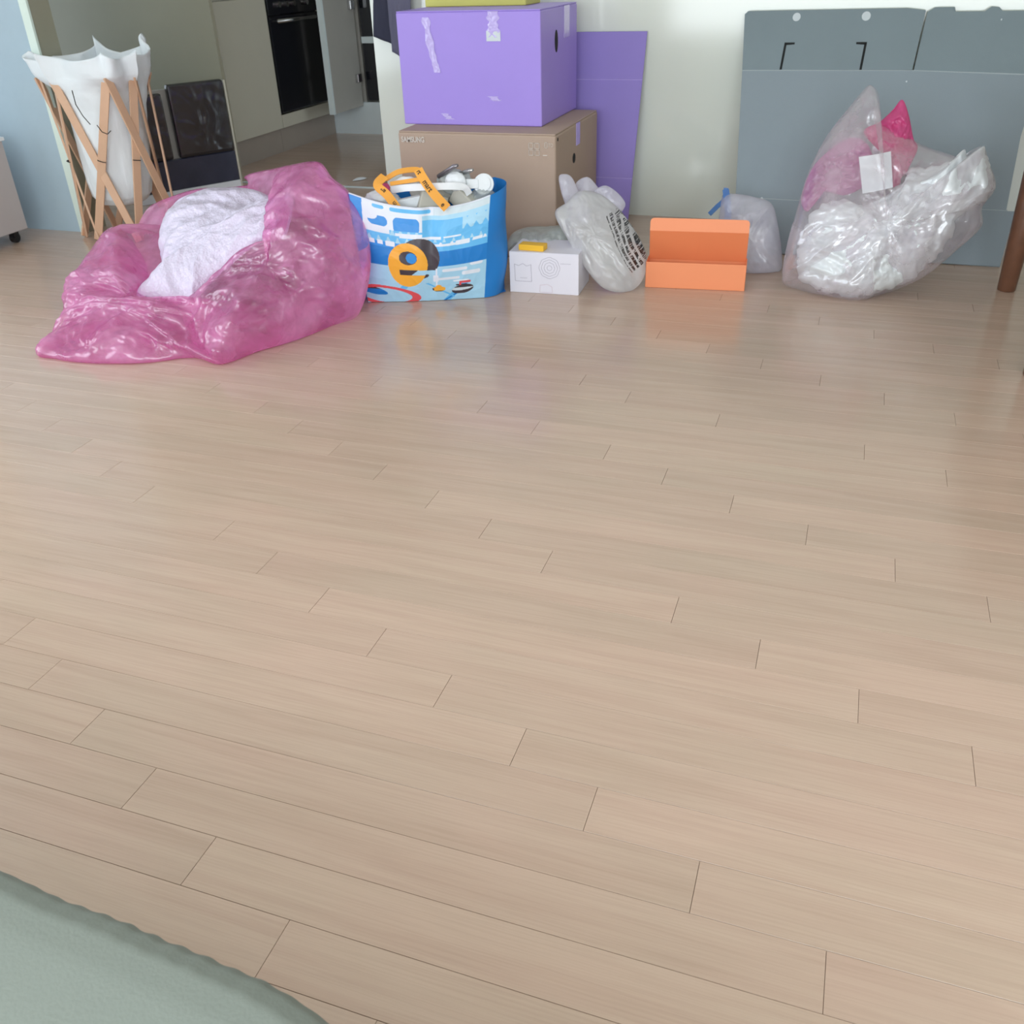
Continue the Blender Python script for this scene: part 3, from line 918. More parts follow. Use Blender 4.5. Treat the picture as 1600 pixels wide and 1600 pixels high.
lx = lambda s: -1.047 + 0.033 * s
for s0, s1 in ((0.0, 0.238), (0.243, 0.757), (0.762, 1.0)):
    lean_panel('panel', [(-1.52, s0), (lx(s0), s0), (lx(s1), s1), (-1.52, s1)], 4.765, 4.905, 0.868, 0.006, M['purple_dark'], t)
for s0 in (0.238, 0.757):
    lean_panel('crease', [(-1.52, s0 - .001), (lx(s0), s0 - .001), (lx(s0), s0 + .006), (-1.52, s0 + .006)], 4.765, 4.905, 0.868, 0.0045, M['purple_edge'], t)

# grey flattened board
t = thing('flattened_grey_carton', 'large flattened grey moving box leaning on the white wall', 'cardboard', (0.05, 4.4, 0))
GY0, GY1, GZ = 4.335, 4.895, 0.946
gl = lambda s: -0.455 - 0.104 * s


def gp(name, poly, th=0.008, m='grey_card2', dy=0.0):
    return lean_panel(name, poly, GY0 + dy, GY1 + dy, GZ, th, M[m], t)


gp('panel', [(gl(0), 0), (0.665, 0), (0.69, 0.215), (gl(.222), 0.222)])
gp('panel', [(gl(.226), 0.226), (0.655, 0.219), (0.665, 0.50), (0.70, 0.735), (0.197, 0.752), (gl(.75), 0.75)])
gp('panel', [(gl(.754), 0.754), (0.197, 0.756), (0.215, 0.99), (0.14, 1.0), (-0.545, 0.998), (gl(1), 0.985)], m='grey_card')
gp('panel', [(0.203, 0.756), (0.9, 0.735), (0.9, 0.998), (0.63, 0.998), (0.61, 0.985), (0.52, 0.985), (0.505, 1.0), (0.475, 1.003), (0.45, 0.985), (0.335, 0.985), (0.33, 1.003), (0.25, 1.003), (0.222, 0.985)], th=0.004, m='grey_card')
gp('crease', [(gl(.75), 0.7495), (0.197, 0.7515), (0.70, 0.7345), (0.70, 0.7405), (0.197, 0.7555), (gl(.75), 0.7545)], th=0.0065, m='grey_crease')
gp('crease', [(gl(.222), 0.2215), (0.66, 0.2145), (0.66, 0.2195), (gl(.222), 0.2265)], th=0.0065, m='grey_crease')
for sx, flip in ((-0.362, 1), (-0.018, -1)):
    mbs = MB()
    for poly in ([(sx - .005, .755), (sx + .005, .755), (sx + .012 * 0 + .010, .86), (sx + .0, .86)], [(sx + .0, .855), (sx + .0, .866), (sx + flip * 0.045, .866), (sx + flip * 0.045, .858)]):
        if flip < 0 and poly[0][1] > .8:
            poly = [(a + .01, b) for a, b in poly]
        mbs.prism(poly, lambda u, v, d: lean(u, v, d + 0.0078, GY0, GY1, GZ), 0.0008)
    mesh_obj('slot', mbs, M['slot'], t)
for sx, w in ((-0.326, 0.024), (-0.028, 0.026)):
    mbs = MB().prism([(sx + w * .72 * math.cos(a), .970 + w * .72 * math.sin(a)) for a in [2 * math.pi * i / 20 for i in range(20)]], lambda u, v, d: lean(u, v, d + 0.0078, GY0, GY1, GZ), 0.0008)
    mesh_obj('sticker', mbs, M['sticker'], t)
rnd = random.Random(3)
for (sx, ss) in ((0.18, .71), (0.165, .62), (0.52, .95), (0.50, .28), (0.42, .07), (-0.36, .222), (0.45, .22)):
    w = rnd.uniform(.003, .006)
    mbs = MB().prism([(sx + w * rnd.uniform(.5, 1.2) * math.cos(a), ss + w * rnd.uniform(.5, 1.6) * math.sin(a)) for a in [2 * math.pi * i / 9 for i in range(9)]], lambda u, v, d: lean(u, v, d + 0.0078, GY0, GY1, GZ), 0.0006)
    mesh_obj('scuff_mark', mbs, M['sticker'], t)

# dark garment hanging at the wall's left end
t = thing('hanging_garment', 'navy and slate grey garment hanging left of the purple box', 'clothing', (-2.4, 4.86, 1.6))


def cloth(poly_top, poly_bot, m, seed, y):
    mbc = MB()

    def f(u, v):
        a = Vector(poly_top[0]).lerp(Vector(poly_top[1]), u)
        b = Vector(poly_bot[0]).lerp(Vector(poly_bot[1]), u)
        p = a.lerp(b, v)
        return Vector((p.x, y - 0.018 * ridge(Vector((p.x * 2, 0, p.y * .4)), 5, seed), p.y))
    mbc.grid(f, 24, 40)
    o = mesh_obj('drape', mbc, M[m], t, smooth=True)
    s = o.modifiers.new('solid', 'SOLIDIFY')
    s.thickness = 0.004
    return o


cloth([(-2.40, 1.60), (-2.28, 1.60)], [(-2.462, 0.86), (-2.345, 0.82)], 'navy', 2, 4.875)
cloth([(-2.36, 1.60), (-2.20, 1.60)], [(-2.352, 0.79), (-2.24, 0.72)], 'grey_cloth', 5, 4.855)
mesh_obj('wall_hook', MB().tube([(-2.3, 4.92, 1.58), (-2.3, 4.84, 1.58), (-2.3, 4.825, 1.60)], 0.008), M['steel'], t)

# ------------------------------------------------------------------ shopping bag with print
PM = {}
cols = [('print_white', (228, 234, 246)), ('print_sky', (100, 186, 240)), ('print_blue', (24, 126, 206)), ('print_pale', (168, 214, 240)),
        ('print_yellow', (248, 176, 58)), ('print_dark', (66, 58, 66)), ('print_red', (226, 84, 92)), ('print_grey', (206, 220, 228)), ('print_sideblue', (48, 144, 224))]
pm = [mat('bag_' + n, c, 0.42, var=0.03, bump=0.1, bscale=30) for n, c in cols]
WHT, SKY, BLU, PAL, YEL, DRK, RED, GRY, SBL = range(9)


def ell(x, y, cx, cy, rx, ry, rot=0.0):
    dx, dy = x - cx, y - cy
    c, s = math.cos(rot), math.sin(rot)
    a, b = (dx * c + dy * s) / rx, (-dx * s + dy * c) / ry
    return a * a + b * b


def rrect(x, y, x0, y0, x1, y1, r):
    qx = abs(x - (x0 + x1) / 2) - (x1 - x0) / 2 + r
    qy = abs(y - (y0 + y1) / 2) - (y1 - y0) / 2 + r
    return math.hypot(max(qx, 0), max(qy, 0)) + min(max(qx, qy), 0) < r


def bag_print(u, v):
    """artwork of the bag front: u along the front 0..1, v from rim 0 to floor 1 (design sheet 200 x 160)"""
    x, y = u * 200, v * 160
    # curling stone
    if ell(x, y, 163, 141, 18, 8, -.15) < 1 and y < 149:
        return GRY if (ell(x, y, 163, 139, 18, 4.0, -.1) < 1 and y > 138) else DRK
    if rrect(x, y, 158, 126, 176, 130, 2) or rrect(x, y, 157, 126, 161, 135, 2):
        return RED
    if rrect(x, y, 152, 131, 170, 134, 1.5):
        return DRK
    # small yellow sweeper
    if ell(x, y, 124, 138, 11, 5) < 1 or ell(x, y, 124, 134, 5, 4) < 1:
        return DRK if y > 141 or ell(x, y, 113, 139, 3, 3) < 1 else YEL
    if rrect(x, y, 119, 100, 122, 132, 1) or rrect(x, y, 115, 112, 124, 124, 2):
        return WHT
    # letter e with its dark extrusion
    ex, ey = 76.0, 94.0
    outer = ell(x, y, ex, ey, 31, 38, 0.10) < 1
    slot = (99 < y < 111 and x > 60 and y > 101 + (x - 60) * 0.02)
    lip = x > 72 and 111 <= y < 128 and x > 108 - (y - 111) * 0.9
    if outer:
        if ell(x, y, 77, 81, 14, 11.5) < 1:
            return SBL if ell(x, y, 82, 81, 8.5, 9) < 1 else DRK
        if slot and x > 62:
            if x > 84 + (108 - y) * 1.2:
                return PAL
            return DRK
        if not lip:
            return YEL
    if ell(x, y, 84, 113, 25, 6, -.06) < 1 and y > 109 and x > 66:
        return DRK
    if ell(x, y, 95, 82, 31, 34) < 1 and not ell(x, y, ex - 1, ey, 31, 38) < 1 and y < 103:
        return DRK
    # red hoop
    r = ell(x, y, 36, 148, 58, 17, .10)
    if r < 1:
        if r > 0.55:
            return RED
        if ell(x, y, 14, 140, 24, 6, .2) < 1:
            return BLU if y > 137 else DRK
        return PAL
    # side strip on the left
    if x < 16 - y * 0.05 and y < 60:
        return SBL
    # ice floor with diagonal line
    if abs((x - 108) * 0.62 - (y - 128)) < 1.6 and y > 126 and x < 150:
        return SKY
    if abs((x - 150) + (y - 150) * 1.6) < 2.5 and y > 140:
        return BLU
    if y > 126:
        return PAL if (x + y) % 97 > 12 else SKY
    # pale band with long white clouds
    if y > 96:
        for cx, cy, w, h in ((150, 104, 40, 3.0), (176, 112, 30, 3.4), (140, 119, 36, 2.6), (184, 98, 20, 2.4), (160, 125, 26, 2.0)):
            if rrect(x, y, cx - w / 2, cy - h, cx + w / 2, cy + h, h):
                return WHT
        return PAL
    # strong blue band
    if y > 66 + (4 if x > 110 else 0):
        return BLU
    # landscape strip
    if y > 55 and x > 104:
        if rrect(x, y, 106, 58, 150, 62, 1) or rrect(x, y, 150, 55, 172, 63, 2) or rrect(x, y, 180, 50, 192, 60, 1):
            return WHT
        tri = (x * 1.0) % 17
        if abs(tri - 8.5) < (y - 52) * 0.4 and y < 60:
            return WHT
        return SKY
    if y > 46:
        if x < 62 and (rrect(x, y, 20, 56, 28, 63, 1.5) or rrect(x, y, 32, 56, 40, 63, 1.5) or rrect(x, y, 44, 56, 58, 64, 2)):
            return WHT
        if rrect(x, y, 66, 42, 98, 49, 1) or rrect(x, y, 96, 46, 128, 51, 1) or rrect(x, y, 132, 43, 158, 49, 1):
            return WHT
        tri = (x * 1.0) % 14
        if abs(tri - 7) < (y - 48) * 0.42 and 49 < y < 58 and x > 18:
            return PAL
        return SKY if (x > 104 or y < 58) else SBL
    if y > 34 and x < 52:
        return WHT if y < 45 else SKY
    if y > 38:
        if 60 < x < 100 and y > 41:
            return WHT
        tri = ((x - 50) * 1.0) % 12
        if abs(tri - 6) < (y - 34) * 0.35 and x < 100:
            return PAL
        return SKY
    # upper shapes
    if x < 100:
        if rrect(x, y, 22, 19, 50, 34, 7):
            return WHT if ell(x, y, 24, 20, 12, 7) < 1 else SBL
        if rrect(x, y, 58, 17, 96, 42, 8):
            return SBL
        if rrect(x, y, 30, 3, 46, 8.5, 2.7) or rrect(x, y, 54, 3, 112, 9.5, 3.2):
            return SKY
        return WHT
    if y > 13 + (x - 100) * -0.02:
        if x > 160 and abs(((x - 160) % 14) - 7) * 1.6 > abs(y - 26) - 4 and y > 18:
            return PAL
        return SKY if y > 19 else PAL
    if rrect(x, y, 54, 3, 112, 9.5, 3.2):
        return SKY
    return GRY if x > 116 else WHT


def bez(a, b, c, t):
    return a * (1 - t) * (1 - t) + b * 2 * t * (1 - t) + c * t * t


FL0, FL1 = Vector((-1.792, 3.262, 0.002)), Vector((-1.345, 3.432, 0.002))
FT0, FT1, FTM = Vector((-1.830, 3.275, 0.432)), Vector((-1.306, 3.445, 0.408)), Vector((-1.545, 3.335, 0.318))


def front_pt(u, v):
    top = bez(FT0, FTM, FT1, u)
    bot = FL0.lerp(FL1, u) + Vector((0, -0.012 * math.sin(u * math.pi), 0))
    p = bot.lerp(top, 1 - v)
    b = 0.035 * math.sin(math.pi * v) * (0.35 + 0.65 * math.sin(math.pi * u)) - 0.02 * math.exp(-((u - .56) / .05) ** 2) * (1 - v) ** 1.0
    p = p + Vector((0.32, -0.95, 0)) * b
    return p + Vector((0, -1, 0)) * 0.004 * ridge(p, 9, 2, 3)


t = thing('shopping_bag', 'blue and white printed shopping bag with a large yellow letter e and orange handles', 'bag', (-1.56, 3.45, 0))
mb = MB().grid(front_pt, 300, 240, mf=bag_print)
mesh_obj('front_panel', mb, pm, t, smooth=True, fixn=False)
BK = Vector((-0.10, 0.27, 0))
RB0, RT0 = Vector((-1.285, 3.53, 0.002)), Vector((-1.276, 3.545, 0.430))
mb = MB()


def side_pt(u, v):
    # from front right edge round to the back right edge with a folded gusset
    a = front_pt(1, v)
    b = Vector((-1.285, 3.53, 0.002)).lerp(Vector((-1.272, 3.55, 0.432)), 1 - v)
    c = Vector((-1.36, 3.66, 0.002)).lerp(Vector((-1.36, 3.66, 0.43)), 1 - v)
    p = bez(a, b + (b - (a + c) / 2) * 0.9, c, u)
    p = p + Vector((1, -.3, 0)) * 0.012 * math.sin(v * 9 + u * 4) * math.sin(u * math.pi) * v
    return p


mb.grid(side_pt, 30, 50)
mb.grid(lambda u, v: front_pt(0, v).lerp(Vector((-1.93, 3.52, 0.35 * (1 - v))), u) + Vector((-0.02 * math.sin(u * 3.14), 0, 0)), 12, 20)
mb.grid(lambda u, v: Vector((-1.93, 3.52, 0.35 * (1 - v))).lerp(Vector((-1.36, 3.66, 0.43 * (1 - v) + .002)), u), 20, 20)
mb.add([FL0, FL1, RB0, (-1.36, 3.66, 0.002), (-1.93, 3.52, 0.002)], [(0, 1, 2, 3, 4)])
so = mesh_obj('gusset', mb, M['bag_blue'], t, smooth=True, fixn=False)
mb = MB()
for i in range(60):
    u0, u1 = i / 60, (i + 1) / 60
    a, b = front_pt(u0, 0), front_pt(u1, 0)
    mb.bar(a, b, 0.004, 0.006, (0.3, -0.95, 0))
mesh_obj('rim_binding', mb, pm[WHT], t)


def ribbon(pts, w, th, side, n=40):
    mbr = MB()
    P = [Vector(p) for p in pts]
    k = len(P) - 1

    def cr(tt):
        i = min(int(tt * k), k - 1)
        f = tt * k - i
        p0, p1, p2, p3 = P[max(i - 1, 0)], P[i], P[i + 1], P[min(i + 2, k)]
        return 0.5 * ((2 * p1) + (-p0 + p2) * f + (2 * p0 - 5 * p1 + 4 * p2 - p3) * f * f + (-p0 + 3 * p1 - 3 * p2 + p3) * f ** 3)
    vs, fs = [], []
    for j in range(n + 1):
        c = cr(j / n)
        d = (cr(min(1, j / n + .01)) - cr(max(0, j / n - .01))).normalized()
        s = Vector(side)
        s = (s - d * s.dot(d)).normalized()
        uu = d.cross(s)
        for a, b in ((-1, -1), (1, -1), (1, 1), (-1, 1)):
            vs.append(c + uu * a * w / 2 + s * b * th / 2)
    for j in range(n):
        for a in range(4):
            b = (a + 1) % 4
            fs.append((j * 4 + a, j * 4 + b, j * 4 + 4 + b, j * 4 + 4 + a))
    fs += [(0, 3, 2, 1), (n * 4, n * 4 + 1, n * 4 + 2, n * 4 + 3)]
    mbr.add(vs, fs)
    return mbr, cr


TOW = (0.25, -0.85, 0.45)
# front handle: left leg, peak, and long right leg falling over the front rim
hb, cr1 = ribbon([(-1.655, 3.335, 0.366), (-1.69, 3.325, 0.42), (-1.735, 3.34, 0.452), (-1.72, 3.38, 0.478)], 0.034, 0.003, TOW)
h1 = mesh_obj('handle', hb, M['strap'], t)
hb, cr2 = ribbon([(-1.565, 3.36, 0.512), (-1.535, 3.34, 0.480), (-1.495, 3.335, 0.43), (-1.448, 3.345, 0.375)], 0.036, 0.003, TOW)
h2 = mesh_obj('handle', hb, M['strap'], t)
hb, cr3 = ribbon([(-1.745, 3.44, 0.455), (-1.69, 3.45, 0.482), (-1.62, 3.47, 0.487), (-1.575, 3.40, 0.478)], 0.026, 0.003, (0.1, -0.6, 0.8))
mesh_obj('handle', hb, M['strap'], t)
hb, cr4 = ribbon([(-1.71, 3.40, 0.445), (-1.66, 3.41, 0.452), (-1.60, 3.41, 0.462), (-1.56, 3.40, 0.470)], 0.016, 0.003, TOW)
mesh_obj('handle', hb, M['strap'], t)


def text_on(cr, t0, body, size, hnd, flip=False):
    a, b = cr(t0), cr(t0 + 0.25)
    X = (b - a).normalized()
    s = Vector(TOW)
    Z = (s - X * s.dot(X)).normalized()
    Y = Z.cross(X)
    o = a + Z * 0.0026 - Y * size * 0.36
    Mx = Matrix(((X.x, Y.x, Z.x, o.x), (X.y, Y.y, Z.y, o.y), (X.z, Y.z, Z.z, o.z), (0, 0, 0, 1)))
    cu = text_mesh('lettering', body, size, Mx, M['ink'], None, xscale=0.8, bold=0.0005)
    cu.parent = hnd
    return cu


text_on(cr2, 0.36, 'mart', 0.030, h2)
text_on(cr2, 0.06, 'rt', 0.026, h2)
text_on(cr2, 0.86, 'e', 0.028, h2)
text_on(cr1, 0.10, 'm', 0.026, h1)
text_on(cr1, 0.40, 'art', 0.024, h1)

# contents of the shopping bag
G1 = 'packing scraps in the shopping bag'


def crumple(name, c, r, m, seed, label, cat='wrapping', amp=0.25, sq=(1, 1, 1), smooth=True, group=None):
    mbk = MB()

    def f(u, v):
        a, b = 2 * math.pi * u, math.pi * v
        d = Vector((math.cos(a) * math.sin(b), math.sin(a) * math.sin(b), math.cos(b)))
        k = 1 + amp * ridge(d * 0.5, 3.2, seed)
        return Vector(c) + Vector((d.x * sq[0], d.y * sq[1], d.z * sq[2])) * r * k
    mbk.grid(f, 44, 30, closed_u=True)
    o = mesh_obj(name, mbk, M[m], smooth=smooth)
    return tag(o, label, cat, group)


mbk, _ = ribbon([(-1.70, 3.39, 0.425), (-1.64, 3.375, 0.437), (-1.56, 3.375, 0.444), (-1.46, 3.39, 0.448), (-1.405, 3.42, 0.440), (-1.39, 3.44, 0.41)], 0.026, 0.004, (0.25, -0.95, 0.1))
tag(mesh_obj('plastic_band', mbk, M['white']), 'long white plastic band curving behind the orange handle in the shopping bag', 'packing')
mb = MB()
mb.tube([(-1.372, 3.465, 0.418), (-1.378, 3.455, 0.422)], 0.001, 4)
disc = MB()
Cc = Vector((-1.352, 3.50, 0.438))
Nn = Vector((0.25, -0.9, 0.35)).normalized()
Uu = Nn.cross(Vector((0, 0, 1))).normalized()
Vv = Uu.cross(Nn)
ring = [Cc + (Uu * math.cos(a) + Vv * math.sin(a)) * 0.040 for a in [2 * math.pi * i / 28 for i in range(28)]]
disc.add([p for p in ring] + [p - Nn * 0.012 for p in ring], [tuple(range(28)), tuple(range(55, 27, -1))] + [(i, (i + 1) % 28, (i + 1) % 28 + 28, i + 28) for i in range(28)])
t3 = thing('round_plastic_lid', 'round white plastic lid with a square stem, at the right side of the shopping bag', 'packing', Cc)
mesh_obj('disc', disc, M['white'], t3, bevel=0.002)
mesh_obj('stem', MB().bar(Cc - Uu * 0.02 * -1 + Nn * 0.004, Cc + Uu * 0.07 + Nn * 0.004, 0.036, 0.012, Nn), M['white'], t3, bevel=0.002)
mesh_obj('rib', MB().tube([Cc + Nn * 0.003, Cc + Nn * 0.006], 0.028, 24), M['white'], t3)
tag(mesh_obj('metal_rod', MB().tube([(-1.53, 3.47, 0.465), (-1.455, 3.45, 0.508), (-1.435, 3.445, 0.515)], [0.009, 0.009, 0.006], 12), M['rod'], smooth=True), 'grey metal rod poking up leftmost of the pair in the shopping bag', 'rod', 'metal rods in the shopping bag')
tag(mesh_obj('metal_rod', MB().tube([(-1.46, 3.50, 0.470), (-1.40, 3.48, 0.490), (-1.385, 3.475, 0.494)], [0.008, 0.008, 0.006], 12), M['steel'], smooth=True), 'shiny metal rod poking up rightmost of the pair in the shopping bag', 'rod', 'metal rods in the shopping bag')
crumple('plastic_scrap', (-1.475, 3.50, 0.44), 0.06, 'greyf', 3, 'crumpled grey-clear plastic under the metal rods in the shopping bag', sq=(1.2, .8, .8))
crumple('plastic_scrap', (-1.455, 3.465, 0.45), 0.045, 'white', 4, 'white folded plastic piece below the metal rods in the shopping bag', sq=(1.0, .6, .8), amp=.12)
crumple('plastic_scrap', (-1.76, 3.42, 0.38), 0.055, 'crumple', 5, 'clear crumpled wrap at the left corner of the shopping bag', sq=(1.3, .8, .6))
crumple('plastic_scrap', (-1.735, 3.40, 0.425), 0.022, 'hotpink', 6, 'small pink plastic scrap left of the orange handle in the shopping bag')
crumple('plastic_scrap', (-1.66, 3.45, 0.44), 0.04, 'white', 7, 'white scrap framed by the orange handle loop in the shopping bag', sq=(1.3, .6, .6), amp=.2)
crumple('plastic_scrap', (-1.58, 3.51, 0.385), 0.06, 'cardgrey', 11, 'dull grey crumpled piece in the middle back of the shopping bag', sq=(1.5, .6, .7))
crumple('plastic_scrap', (-1.36, 3.50, 0.37), 0.055, 'greyf', 9, 'dull clear wrap under the round white cap in the shopping bag', sq=(1.1, .8, .9))
R1 = Matrix.Translation((-1.55, 3.43, 0.36)) @ Matrix.Rotation(0.5, 4, 'Z') @ Matrix.Rotation(0.35, 4, 'Y') @ Matrix.Rotation(-.3, 4, 'X')
tag(mesh_obj('foam_block', MB().box((-0.055, -0.03, -0.05), (0.055, 0.03, 0.045), 0, R1), M['cardgrey'], bevel=0.006), 'pale grey foam block at the front middle of the shopping bag', 'packing')
R1 = Matrix.Translation((-1.43, 3.475, 0.375)) @ Matrix.Rotation(-0.3, 4, 'Z') @ Matrix.Rotation(0.6, 4, 'Y')
tag(mesh_obj('foam_block', MB().box((-0.05, -0.025, -0.035), (0.05, 0.025, 0.04), 0, R1), M['cardgrey'], bevel=0.006), 'pale grey foam block leaning right of the orange handle in the shopping bag', 'packing')
R1 = Matrix.Translation((-1.62, 3.43, 0.375)) @ Matrix.Rotation(0.2, 4, 'Z') @ Matrix.Rotation(-0.2, 4, 'Y')
tag(mesh_obj('card_piece', MB().box((-0.07, -0.02, -0.02), (0.07, 0.02, 0.02), 0, R1), M['canvas'], bevel=0.004), 'cream card piece under the white band in the shopping bag', 'packing')
tag(mesh_obj('dark_filler', MB().box((-0.19, -0.055, 0.02), (0.19, 0.055, 0.31), 0, Matrix.Translation((-1.61, 3.475, 0)) @ Matrix.Rotation(0.30, 4, 'Z')), M['navy_wrap'], bevel=0.01), 'dark block added to darken the inside of the shopping bag', 'dark_filler')  # added block, only there to make the bag's inside look dark

# ------------------------------------------------------------------ small white box + yellow packet + wrap
t = thing('small_white_box', 'small white card box with faint round print between shopping bag and printed bag', 'box', (-1.12, 3.66, 0))
Rw = Matrix.Translation((-1.268, 3.535, 0)) @ Matrix.Rotation(math.radians(3), 4, 'Z')
mesh_obj('body', MB().box((0, 0, 0), (0.292, 0.205, 0.166), 0, Rw), M['white_card'], t, bevel=0.002)
mesh_obj('lid', MB().box((0.001, 0.001, 0.166), (0.291, 0.204, 0.1685), 0, Rw), M['white_card'], t, bevel=0.001)


def wline(pts, w=0.0016, name='printed_mark', m='thin_print'):
    mbw = MB()
    for a, b in zip(pts[:-1], pts[1:]):
        mbw.bar(Rw @ Vector((a[0], -0.0006, a[1])), Rw @ Vector((b[0], -0.0006, b[1])), w, 0.0008, (0, -1, 0))
    mesh_obj(name, mbw, M[m], t)


wline([(0.022, 0.118), (0.040, 0.112), (0.057, 0.122), (0.073, 0.112), (0.092, 0.118), (0.094, 0.048), (0.024, 0.048), (0.022, 0.118)])
for rr in (0.010, 0.022, 0.033, 0.043):
    wline([(0.170 + rr * math.cos(a) * (1 + .03 * math.cos(8 * a)), 0.108 + rr * math.sin(a) * (1 + .03 * math.cos(8 * a))) for a in [2 * math.pi * i / 40 for i in range(41)]], 0.0014)
wline([(0.13, 0.035), (0.16, 0.04), (0.18, 0.03), (0.182, 0.006), (0.128, 0.006), (0.13, 0.035)], 0.0014, m='thin_print_pink')
wline([(0.215, 0.128), (0.26, 0.128)], 0.0012)
wline([(0.045, 0.062), (0.075, 0.062)], 0.0012)
R1 = Matrix.Translation((-1.235, 3.56, 0.1685)) @ Matrix.Rotation(math.radians(-2), 4, 'Z')
mb = MB().box((0, 0, 0), (0.108, 0.052, 0.024), 0, R1)
tag(mesh_obj('yellow_packet', mb, M['yellow'], bevel=0.003), 'small yellow packet on top of the white box', 'packet')
mb = blob(MB(), OUT['grey_wrap'], (0, -0.10, 0.02), (0, 0.08, 0), rings=24, seg=160, amp=0.03, freq=13, seed=8, edge=.4)
tag(mesh_obj('clear_wrap_bundle', mb, M['greyf'], smooth=True, fixn=False), 'grey-clear crumpled wrap bundle behind the small white box', 'wrapping')

# ------------------------------------------------------------------ orange box
t = thing('orange_box', 'open orange card box with its lid standing up', 'box', (-0.53, 3.8, 0))
Ro = Matrix.Translation((-0.737, 3.722, 0)) @ Matrix.Rotation(math.radians(5.6), 4, 'Z')


def obox(name, a, b, m='orange', mm=None, bev=0.0015):
    Q = Ro @ (mm if mm else Matrix.Identity(4))
    return mesh_obj(name, MB().box(a, b, 0, Q), M[m], t, bevel=bev)


W = 0.405
obox('base', (0, 0, 0), (W, 0.10, 0.003))
obox('front_wall', (0, 0, 0), (W, 0.003, 0.107))
obox('side_wall', (0, 0, 0), (0.003, 0.10, 0.107))
obox('side_wall', (W - 0.003, 0, 0), (W, 0.10, 0.107))
obox('back_wall', (0, 0.097, 0), (W, 0.10, 0.107))
mm = Matrix.Translation((0, 0.105, 0.06)) @ Matrix.Rotation(math.radians(14), 4, 'X')
lid = obox('lid', (0.004, 0, 0), (W - 0.004, 0.003, 0.163), 'orange_shaded', mm)
mm = Matrix.Translation((0, 0.0655, 0.218)) @ Matrix.Rotation(math.radians(-12), 4, 'X')
fl = MB()
pr = []
for cx, a0 in ((W - 0.02, 0), (0.02, 90)):
    for k in range(7):
        a = math.radians(a0 + 90 * k / 6)
        pr.append((cx + 0.016 * math.cos(a), 0.034 + 0.016 * math.sin(a)))
pr = [(0.004, 0), (W - 0.004, 0)] + pr
fl.prism(pr, lambda u, v, d: Ro @ mm @ Vector((u, d, v)), 0.003)
mesh_obj('tuck_flap', fl, M['orange'], t)
mesh_obj('finger_slot', MB().box((W * 0.50, -0.0008, 0.045), (W * 0.51, 0.0, 0.115), 0, Ro @ Matrix.Translation((0, 0.105, 0.06)) @ Matrix.Rotation(math.radians(14), 4, 'X')), M['orange_shaded'], t)

# ------------------------------------------------------------------ printed film bag leaning between the boxes


def print_film():
    m = film('printed_wrap', (240, 240, 242), 0.84, None, 0.2, 40, 0.8, 0.7, 0.25)
    nt = m.node_tree
    df = [n for n in nt.nodes if n.type == 'BSDF_DIFFUSE'][0]
    tc = N(nt, 'ShaderNodeTexCoord')
    mp = N(nt, 'ShaderNodeMapping')
    nt.links.new(tc.outputs['Object'], mp.inputs['Vector'])
    # tilt the print along the bag
    mp.inputs['Location'].default_value = (0.87, 0, -0.17)
    mp.vector_type = 'POINT'
    rt = N(nt, 'ShaderNodeVectorRotate', rotation_type='Y_AXIS')
    rt.inputs['Angle'].default_value = math.radians(-57)
    nt.links.new(mp.outputs[0], rt.inputs['Vector'])
    sp = N(nt, 'ShaderNodeSeparateXYZ')
    nt.links.new(rt.outputs[0], sp.inputs[0])

    def mth(op, a, b=None, c=None):
        n = N(nt, 'ShaderNodeMath', operation=op)
        for i, q in enumerate((a, b, c)):
            if q is None:
                continue
            if isinstance(q, (int, float)):
                n.inputs[i].default_value = q
            else:
                nt.links.new(q, n.inputs[i])
        return n.outputs[0]
    # lines of print run along local X, stacked in local Z
    ln = mth('GREATER_THAN', mth('SINE', mth('MULTIPLY', sp.outputs['Z'], 520.0)), -0.25)
    mp2 = N(nt, 'ShaderNodeMapping')
    mp2.inputs['Scale'].default_value = (260, 1, 84)
    nt.links.new(rt.outputs[0], mp2.inputs['Vector'])
    nz = N(nt, 'ShaderNodeTexNoise')
    nz.inputs['Scale'].default_value = 1.0
    nz.inputs['Detail'].default_value = 1
    nt.links.new(mp2.outputs[0], nz.inputs['Vector'])
    ch = mth('GREATER_THAN', nz.outputs['Fac'], 0.43)
    inx = mth('MULTIPLY', mth('GREATER_THAN', sp.outputs['X'], -0.115), mth('LESS_THAN', sp.outputs['X'], 0.125))
    inz = mth('MULTIPLY', mth('GREATER_THAN', sp.outputs['Z'], 0.028), mth('LESS_THAN', sp.outputs['Z'], 0.082))
    msk = mth('MULTIPLY', mth('MULTIPLY', ln, ch), mth('MULTIPLY', inx, inz))
    mx = N(nt, 'ShaderNodeMix', data_type='RGBA')
    nt.links.new(msk, mx.inputs[0])
    mx.inputs[6].default_value = lin((240, 240, 242))
    mx.inputs[7].default_value = lin((24, 24, 28))
    tl = [n for n in nt.nodes if n.type == 'BSDF_TRANSLUCENT'][0]
    nt.links.new(mx.outputs[2], tl.inputs[0])
    nt.links.new(mx.outputs[2], df.inputs[0])
    return m


